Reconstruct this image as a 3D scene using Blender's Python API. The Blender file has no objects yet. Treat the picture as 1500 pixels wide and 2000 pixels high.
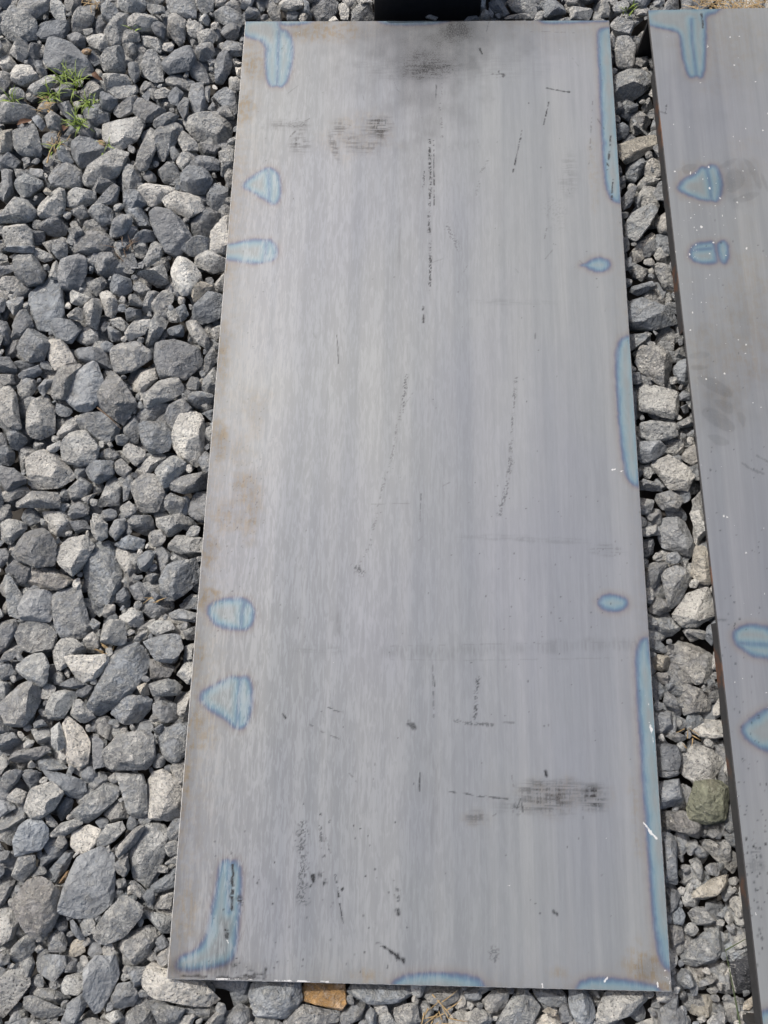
import bpy, math, random
import numpy as np
from mathutils import Matrix, Vector

random.seed(7)
RNG = np.random.default_rng(7)
scene = bpy.context.scene
COL = scene.collection

# ------------------------------------------------------------------ camera
FOCAL = 1500.0                                    # photograph pixels (1500 x 2000)
CAM = np.array([0.27271, 0.31587, 1.02773])       # metres above the plate's top face
FWD = np.array([-0.02261165, 0.2501568, -0.96794126])
RIGHT = np.array([0.99964133, 0.01955424, -0.01829855])
FWD = FWD / np.linalg.norm(FWD)
RIGHT = RIGHT - FWD * RIGHT.dot(FWD); RIGHT /= np.linalg.norm(RIGHT)
UP = np.cross(RIGHT, FWD)
cam_data = bpy.data.cameras.new('camera')
cam_data.sensor_fit = 'HORIZONTAL'; cam_data.sensor_width = 36.0; cam_data.lens = 36.0 * FOCAL / 1500.0
cam_data.clip_start = 0.02; cam_data.clip_end = 1000.0
cam = bpy.data.objects.new('camera', cam_data); COL.objects.link(cam)
M = Matrix.Identity(4)
for i in range(3):
    M[i][0] = RIGHT[i]; M[i][1] = UP[i]; M[i][2] = -FWD[i]; M[i][3] = CAM[i]
cam.matrix_world = M
scene.camera = cam

# ------------------------------------------------------------------ daylight
SUN_EL, SUN_AZ = math.radians(50.0), math.radians(-44.0)    # azimuth from +Y (away), minus = to the left
sdir = Vector((math.sin(SUN_AZ) * math.cos(SUN_EL), math.cos(SUN_AZ) * math.cos(SUN_EL), math.sin(SUN_EL)))
world = bpy.data.worlds.new('World'); scene.world = world; world.use_nodes = True
wn = world.node_tree.nodes; wl = world.node_tree.links
for n in list(wn): wn.remove(n)
sky = wn.new('ShaderNodeTexSky'); sky.sky_type = 'NISHITA'; sky.sun_disc = False
sky.sun_elevation = SUN_EL; sky.sun_rotation = SUN_AZ; sky.air_density = 1.0; sky.dust_density = 6.0; sky.ozone_density = 0.6
bg = wn.new('ShaderNodeBackground'); bg.inputs['Strength'].default_value = 0.14
wo = wn.new('ShaderNodeOutputWorld')
wl.new(sky.outputs[0], bg.inputs['Color']); wl.new(bg.outputs[0], wo.inputs['Surface'])
sun_d = bpy.data.lights.new('sun', 'SUN'); sun_d.energy = 3.1; sun_d.angle = math.radians(1.0); sun_d.color = (1.0, 0.965, 0.92)
sun = bpy.data.objects.new('sun', sun_d); COL.objects.link(sun)
sun.rotation_euler = sdir.to_track_quat('Z', 'Y').to_euler()
scene.view_settings.view_transform = 'Standard'; scene.view_settings.look = 'None'
scene.view_settings.exposure = 0.0; scene.view_settings.gamma = 1.0
scene.view_settings.use_curve_mapping = False
scene.cycles.max_bounces = 6

# ------------------------------------------------------------------ helpers
def U(pts, z):
    """photograph points -> metres on the level z"""
    p = np.atleast_2d(np.asarray(pts, float))
    d = (p[:, 0:1] - 750) / FOCAL * RIGHT - (p[:, 1:2] - 1000) / FOCAL * UP + FWD
    t = (z - CAM[2]) / d[:, 2:3]
    return CAM + d * t

def proj(P):
    q = np.atleast_2d(P) - CAM
    zc = q @ FWD
    return np.stack([750 + FOCAL * (q @ RIGHT) / zc, 1000 - FOCAL * (q @ UP) / zc], 1)

def make_mesh(name, V, F, smooth=True):
    """V (n,3) array; F list of equal-size index arrays (tris or quads) or a list of lists"""
    me = bpy.data.meshes.new(name)
    if isinstance(F, np.ndarray):
        k = F.shape[1]
        me.vertices.add(len(V)); me.vertices.foreach_set('co', np.asarray(V, np.float32).ravel())
        me.loops.add(F.size); me.loops.foreach_set('vertex_index', F.astype(np.int32).ravel())
        me.polygons.add(len(F)); me.polygons.foreach_set('loop_start', np.arange(0, F.size, k, dtype=np.int32))
        me.polygons.foreach_set('loop_total', np.full(len(F), k, np.int32))
        me.update(calc_edges=True)
    else:
        me.from_pydata([tuple(map(float, v)) for v in V], [], [list(map(int, f)) for f in F]); me.update()
    me.polygons.foreach_set('use_smooth', np.full(len(me.polygons), smooth, bool))
    return me

def attr(me, name, arr):
    a = me.attributes.new(name, 'FLOAT_COLOR', 'POINT')
    a.data.foreach_set('color', np.asarray(arr, np.float32).ravel())

def link(name, me, parent=None, mat=None):
    o = bpy.data.objects.new(name, me); COL.objects.link(o)
    if parent is not None: o.parent = parent
    if mat is not None and me is not None: me.materials.append(mat)
    return o

def tag(o, label=None, cat=None, group=None, kind=None):
    if label: o['label'] = label
    if cat: o['category'] = cat
    if group: o['group'] = group
    if kind: o['kind'] = kind
    return o

def hull(P):
    P = sorted(map(tuple, P))
    def half(ps):
        r = []
        for p in ps:
            while len(r) > 1 and (r[-1][0]-r[-2][0])*(p[1]-r[-2][1]) - (r[-1][1]-r[-2][1])*(p[0]-r[-2][0]) <= 0: r.pop()
            r.append(p)
        return r
    a, b = half(P), half(P[::-1])
    return np.array(a[:-1] + b[:-1])

def inside(px, py, poly):
    n = len(poly); c = np.zeros(px.shape, bool); j = n - 1
    for i in range(n):
        xi, yi = poly[i]; xj, yj = poly[j]
        if yi != yj:
            c ^= ((yi > py) != (yj > py)) & (px < (xj-xi)*(py-yi)/(yj-yi)+xi)
        j = i
    return c

def segdist(px, py, a, b):
    dx, dy = b[0]-a[0], b[1]-a[1]; L = dx*dx+dy*dy + 1e-18
    t = np.clip(((px-a[0])*dx+(py-a[1])*dy)/L, 0, 1)
    return np.hypot(px-a[0]-t*dx, py-a[1]-t*dy), t

def sdf(px, py, poly):
    d = np.full(px.shape, 1e9)
    for i in range(len(poly)):
        d = np.minimum(d, segdist(px, py, poly[i-1], poly[i])[0])
    return np.where(inside(px, py, poly), d, -d)

_LAT = np.random.default_rng(99).random((256, 256))
def vnoise(x, y):
    xi = np.floor(x).astype(int); yi = np.floor(y).astype(int)
    fx = x-xi; fy = y-yi; fx = fx*fx*(3-2*fx); fy = fy*fy*(3-2*fy)
    g = lambda a, b: _LAT[a & 255, b & 255]
    return (g(xi, yi)*(1-fx)+g(xi+1, yi)*fx)*(1-fy)+(g(xi, yi+1)*(1-fx)+g(xi+1, yi+1)*fx)*fy
def fbm(x, y, o=3):
    s = 0; a = .5; t = 0
    for k in range(o):
        s = s+a*vnoise(x*2**k+17*k, y*2**k+31*k); t += a; a *= .5
    return s/t
def sstep(a, b, x):
    t = np.clip((x-a)/(b-a), 0, 1); return t*t*(3-2*t)

def srgb(r, g, b):
    f = lambda c: (c/255/12.92 if c < 11 else ((c/255+.055)/1.055)**2.4)
    return (f(r), f(g), f(b))

# ------------------------------------------------------------------ materials
class NT:
    def __init__(s, name):
        s.m = bpy.data.materials.new(name); s.m.use_nodes = True
        s.t = s.m.node_tree; s.b = s.t.nodes['Principled BSDF']
    def n(s, t, **kw):
        o = s.t.nodes.new(t)
        for k, v in kw.items(): setattr(o, k, v)
        return o
    def l(s, a, b): s.t.links.new(a, b)
    def math(s, op, a, b=None, c=None, clamp=False):
        o = s.n('ShaderNodeMath', operation=op, use_clamp=clamp)
        for i, v in enumerate((a, b, c)):
            if v is None: continue
            if hasattr(v, 'is_output'): s.l(v, o.inputs[i])
            else: o.inputs[i].default_value = v
        return o.outputs[0]
    def mix(s, f, a, b, blend='MIX'):
        o = s.n('ShaderNodeMix', data_type='RGBA', blend_type=blend)
        for i, v in ((0, f), (6, a), (7, b)):
            if hasattr(v, 'is_output'): s.l(v, o.inputs[i])
            else: o.inputs[i].default_value = v if i == 0 else (*v, 1)[:4]
        return o.outputs[2]
    def noise(s, vec, scale, detail=4, rough=.5, dist=0.0):
        o = s.n('ShaderNodeTexNoise'); o.inputs['Scale'].default_value = scale
        o.inputs['Detail'].default_value = detail; o.inputs['Roughness'].default_value = rough
        o.inputs['Distortion'].default_value = dist
        if vec is not None: s.l(vec, o.inputs['Vector'])
        return o.outputs['Fac']
    def ramp(s, f, lo, hi):
        o = s.n('ShaderNodeMapRange', interpolation_type='SMOOTHSTEP')
        for k, v in (('Value', f), ('From Min', lo), ('From Max', hi)):
            if hasattr(v, 'is_output'): s.l(v, o.inputs[k])
            else: o.inputs[k].default_value = v
        return o.outputs[0]
    def bump(s, h, strength, dist, prev=None):
        o = s.n('ShaderNodeBump'); o.inputs['Strength'].default_value = strength; o.inputs['Distance'].default_value = dist
        s.l(h, o.inputs['Height'])
        if prev is not None: s.l(prev, o.inputs['Normal'])
        return o.outputs[0]

def simple(name, col, rough=.6, metal=0.0, nscale=None, amp=.3, spec=.5):
    t = NT(name); t.b.inputs['Roughness'].default_value = rough; t.b.inputs['Metallic'].default_value = metal
    t.b.inputs['Specular IOR Level'].default_value = spec
    if nscale:
        g = t.n('ShaderNodeNewGeometry')
        f = t.noise(g.outputs['Position'], nscale, 5)
        c = t.mix(f, tuple(v*(1-amp) for v in col), tuple(v*(1+amp) for v in col)); t.l(c, t.b.inputs['Base Color'])
        t.l(t.bump(f, .3, .001), t.b.inputs['Normal'])
    else: t.b.inputs['Base Color'].default_value = (*col, 1)
    return t.m

def stone_material():
    t = NT('crushed_stone')
    pos = t.n('ShaderNodeNewGeometry').outputs['Position']
    a = t.n('ShaderNodeAttribute', attribute_name='stone_colour')
    col, crust = a.outputs['Color'], a.outputs['Alpha']
    big = t.noise(pos, 38, 4, .55)
    mid = t.noise(pos, 105, 6, .7, .5)
    fine = t.noise(pos, 310, 5, .72)
    spk = t.noise(pos, 520, 3, .65)
    patch = t.noise(pos, 60, 5, .6, .6)
    # fresh break faces against weathered crust
    th = t.math('MULTIPLY_ADD', crust, -.36, .70)
    cm = t.ramp(t.math('ADD', t.math('MULTIPLY', mid, .6), t.math('MULTIPLY', patch, .4)), t.math('SUBTRACT', th, .07), t.math('ADD', th, .07))
    dark = t.mix(1.0, col, (.80, .815, .84), 'MULTIPLY')
    lite = t.mix(.42, t.mix(1.0, col, (1.35, 1.33, 1.28), 'MULTIPLY'), (.40, .40, .385))
    c = t.mix(cm, dark, lite)
    bigf = t.ramp(big, .3, .7)
    c = t.mix(1.0, c, t.mix(bigf, (.80, .80, .80), (1.16, 1.16, 1.15)), 'MULTIPLY')
    # fine pale grains and dark pits
    sp = t.math('MULTIPLY', t.ramp(t.math('ADD', t.math('MULTIPLY', spk, .6), t.math('MULTIPLY', fine, .4)), .545, .62), t.math('MULTIPLY_ADD', cm, .70, .20))
    c = t.mix(sp, c, (.72, .72, .70))
    pit = t.math('MULTIPLY', t.ramp(fine, .46, .34), t.math('MULTIPLY_ADD', cm, .7, .22))
    c = t.mix(pit, c, (.045, .047, .05))
    # occasional pale veins
    vn = t.math('ABSOLUTE', t.math('SUBTRACT', t.noise(pos, 24, 3, .5, 1.2), .5))
    vein = t.math('MULTIPLY', t.ramp(vn, .012, .003), t.math('MULTIPLY', t.ramp(t.noise(pos, 9, 2), .55, .66), .55))
    c = t.mix(vein, c, (.55, .55, .53))
    # light ochre dust here and there
    dust = t.math('MULTIPLY', t.ramp(t.noise(pos, 17, 3), .58, .75), .22)
    c = t.mix(dust, c, (.30, .27, .22))
    t.l(c, t.b.inputs['Base Color'])
    t.b.inputs['Roughness'].default_value = .82; t.b.inputs['Specular IOR Level'].default_value = .35
    vo = t.n('ShaderNodeTexVoronoi', feature='F1'); vo.inputs['Scale'].default_value = 95
    dv = t.n('ShaderNodeVectorMath', operation='ADD'); nz = t.n('ShaderNodeTexNoise'); nz.inputs['Scale'].default_value = 60; nz.inputs['Detail'].default_value = 3
    sv = t.n('ShaderNodeVectorMath', operation='SCALE'); sv.inputs['Scale'].default_value = .03
    t.l(pos, nz.inputs['Vector']); t.l(nz.outputs['Color'], sv.inputs[0]); t.l(pos, dv.inputs[0]); t.l(sv.outputs[0], dv.inputs[1]); t.l(dv.outputs[0], vo.inputs['Vector'])
    mid = t.math('ADD', mid, t.math('MULTIPLY', vo.outputs['Distance'], .55))
    hgt = t.math('ADD', t.math('MULTIPLY', mid, 1.0), t.math('MULTIPLY', fine, t.math('MULTIPLY_ADD', cm, .45, .2)))
    t.l(t.bump(hgt, 1.0, .0068), t.b.inputs['Normal'])
    return t.m

def plate_material(name, right=False):
    t = NT(name)
    pos = t.n('ShaderNodeNewGeometry').outputs['Position']
    def stretched(sx, sy, off=0.0):
        m = t.n('ShaderNodeMapping'); m.inputs['Scale'].default_value = (sx, sy, 1); m.inputs['Location'].default_value = (off, off*1.7, 0)
        m.inputs['Rotation'].default_value = (0, 0, math.radians(2.0 if right else 0))
        t.l(pos, m.inputs['Vector']); return m.outputs[0]
    tint = t.n('ShaderNodeAttribute', attribute_name='heat_tint')
    mk = t.n('ShaderNodeAttribute', attribute_name='marks')
    sep = t.n('ShaderNodeSeparateColor'); t.l(mk.outputs['Color'], sep.inputs[0])
    dark, white, rust, grain = sep.outputs[0], sep.outputs[1], sep.outputs[2], mk.outputs['Alpha']
    bands = t.noise(stretched(26, .7, 3.1), 1.0, 4, .6)
    streak = t.noise(stretched(300, 42, 1.3), 1.0, 5, .62, .8)
    fibre = t.noise(stretched(60, 14, .7), 1.0, 5, .65, .5)
    cloud = t.noise(stretched(3.2, 2.2, 5.0), 1.0, 3, .5)
    base = t.mix(t.ramp(bands, .32, .68), (.203, .219, .231), (.249, .262, .268))
    base = t.mix(t.ramp(cloud, .35, .7), base, t.mix(1.0, base, (.93, .93, 1.0), 'MULTIPLY'))
    longs = t.noise(stretched(120, 3.6, 6.1), 1.0, 5, .7, .9)
    base = t.mix(1.0, base, t.mix(t.ramp(longs, .36, .64), (.955, .955, .957), (1.04, 1.039, 1.035)), 'MULTIPLY')
    flake = t.ramp(t.math('ADD', t.math('MULTIPLY', streak, .62), t.math('MULTIPLY', fibre, .38)), .46, .56)
    g = t.mix(flake, (.845, .845, .845), (1.085, 1.085, 1.083))
    base = t.mix(grain, base, t.mix(1.0, base, g, 'MULTIPLY'))
    base = t.mix(t.math('MULTIPLY', rust, t.math('MULTIPLY_ADD', t.ramp(t.math('ADD', t.math('MULTIPLY', streak, .5), t.math('MULTIPLY', t.noise(pos, 95, 5, .65), .5)), .44, .58), .75, .2), clamp=True), base, t.mix(1.0, base, (.88, .67, .43), 'MULTIPLY'))
    tm = t.noise(stretched(70, 40, 4.4), 1.0, 4, .6)
    tc = t.mix(t.math('MULTIPLY', t.ramp(t.math('MULTIPLY_ADD', flake, .25, tm), .50, .85), t.math('MULTIPLY_ADD', grain, .55, .12)), tint.outputs['Color'], t.mix(.5, base, (.25, .30, .32)))
    tc = t.mix(t.math('MULTIPLY_ADD', grain, .7, .15), tc, t.mix(1.0, tc, g, 'MULTIPLY'))
    base = t.mix(tint.outputs['Alpha'], base, tc)
    fd = t.noise(stretched(620, 330, 2.2), 1.0, 4, .7)
    soft = t.math('MULTIPLY', t.math('MULTIPLY', dark, .95), t.math('MULTIPLY_ADD', fd, .9, .55))
    hard = t.math('MULTIPLY', t.ramp(t.math('MULTIPLY_ADD', t.math('SUBTRACT', fd, .5), 1.5, dark), .52, .80), t.math('MULTIPLY', dark, 1.25, clamp=True))
    dk = t.math('MAXIMUM', soft, hard, clamp=True)
    white = t.ramp(t.math('MULTIPLY_ADD', t.math('SUBTRACT', fd, .5), 1.3, white), .45, .72)
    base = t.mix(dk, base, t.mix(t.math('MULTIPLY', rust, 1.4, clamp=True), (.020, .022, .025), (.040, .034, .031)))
    base = t.mix(t.math('MULTIPLY', white, .85), base, (.66, .66, .65))
    if right: base = t.mix(1.0, base, (.90, .895, .88), 'MULTIPLY')
    t.l(base, t.b.inputs['Base Color'])
    t.b.inputs['Metallic'].default_value = .12
    t.b.inputs['Specular IOR Level'].default_value = .45
    r = t.math('ADD', t.math('MULTIPLY_ADD', flake, .05, .43), t.math('MULTIPLY', cloud, .06))
    r = t.math('ADD', r, t.math('MULTIPLY', rust, .15))
    t.l(r, t.b.inputs['Roughness'])
    b1 = t.bump(cloud, .25, .004)
    t.l(t.bump(t.math('ADD', streak, t.math('MULTIPLY', fibre, .6)), .12, .0004, b1), t.b.inputs['Normal'])
    return t.m

MAT_STONE = stone_material()
MAT_PLATE = plate_material('mill_scale_steel')
MAT_PANEL = plate_material('mill_scale_steel_panel', True)
MAT_EDGE = simple('worn_cut_edge', (.50, .50, .49), .5, .3, 260, .8)
MAT_BLACK = simple('black_primer', (.010, .010, .012), .55, 0, 90, .5, .3)
MAT_SKIRT = None
def skirt_material():
    t = NT('black_scale_with_rust')
    pos = t.n('ShaderNodeNewGeometry').outputs['Position']
    f = t.ramp(t.noise(pos, 14, 5, .6), .56, .68); g = t.noise(pos, 160, 4)
    c = t.mix(g, (.020, .021, .023), (.045, .045, .047))
    c = t.mix(f, c, t.mix(g, (.06, .028, .014), (.13, .06, .032)))
    t.l(c, t.b.inputs['Base Color']); t.b.inputs['Roughness'].default_value = .6
    t.l(t.bump(g, .3, .001), t.b.inputs['Normal']); return t.m
MAT_SKIRT = skirt_material()
MAT_SOIL = simple('dark_soil', (.055, .05, .045), .95, 0, 55, .6)
MAT_GRASS = simple('green_grass', (.19, .27, .040), .55, 0, 120, .45)
MAT_STRAW = simple('dry_straw', (.33, .235, .115), .75, 0, 160, .5)
MAT_TWIG = simple('dry_twig', (.13, .09, .06), .85, 0, 160, .4)
MAT_LEAF = simple('dead_leaf', (.11, .055, .03), .8, 0, 120, .5)

# ------------------------------------------------------------------ setting: ground
gz = -0.085
g = link('ground', make_mesh('ground', np.array([[-300, -300, gz], [300, -300, gz], [300, 300, gz], [-300, 300, gz]]), [[0, 1, 2, 3]]), None, MAT_SOIL)
tag(g, kind='structure')
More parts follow.
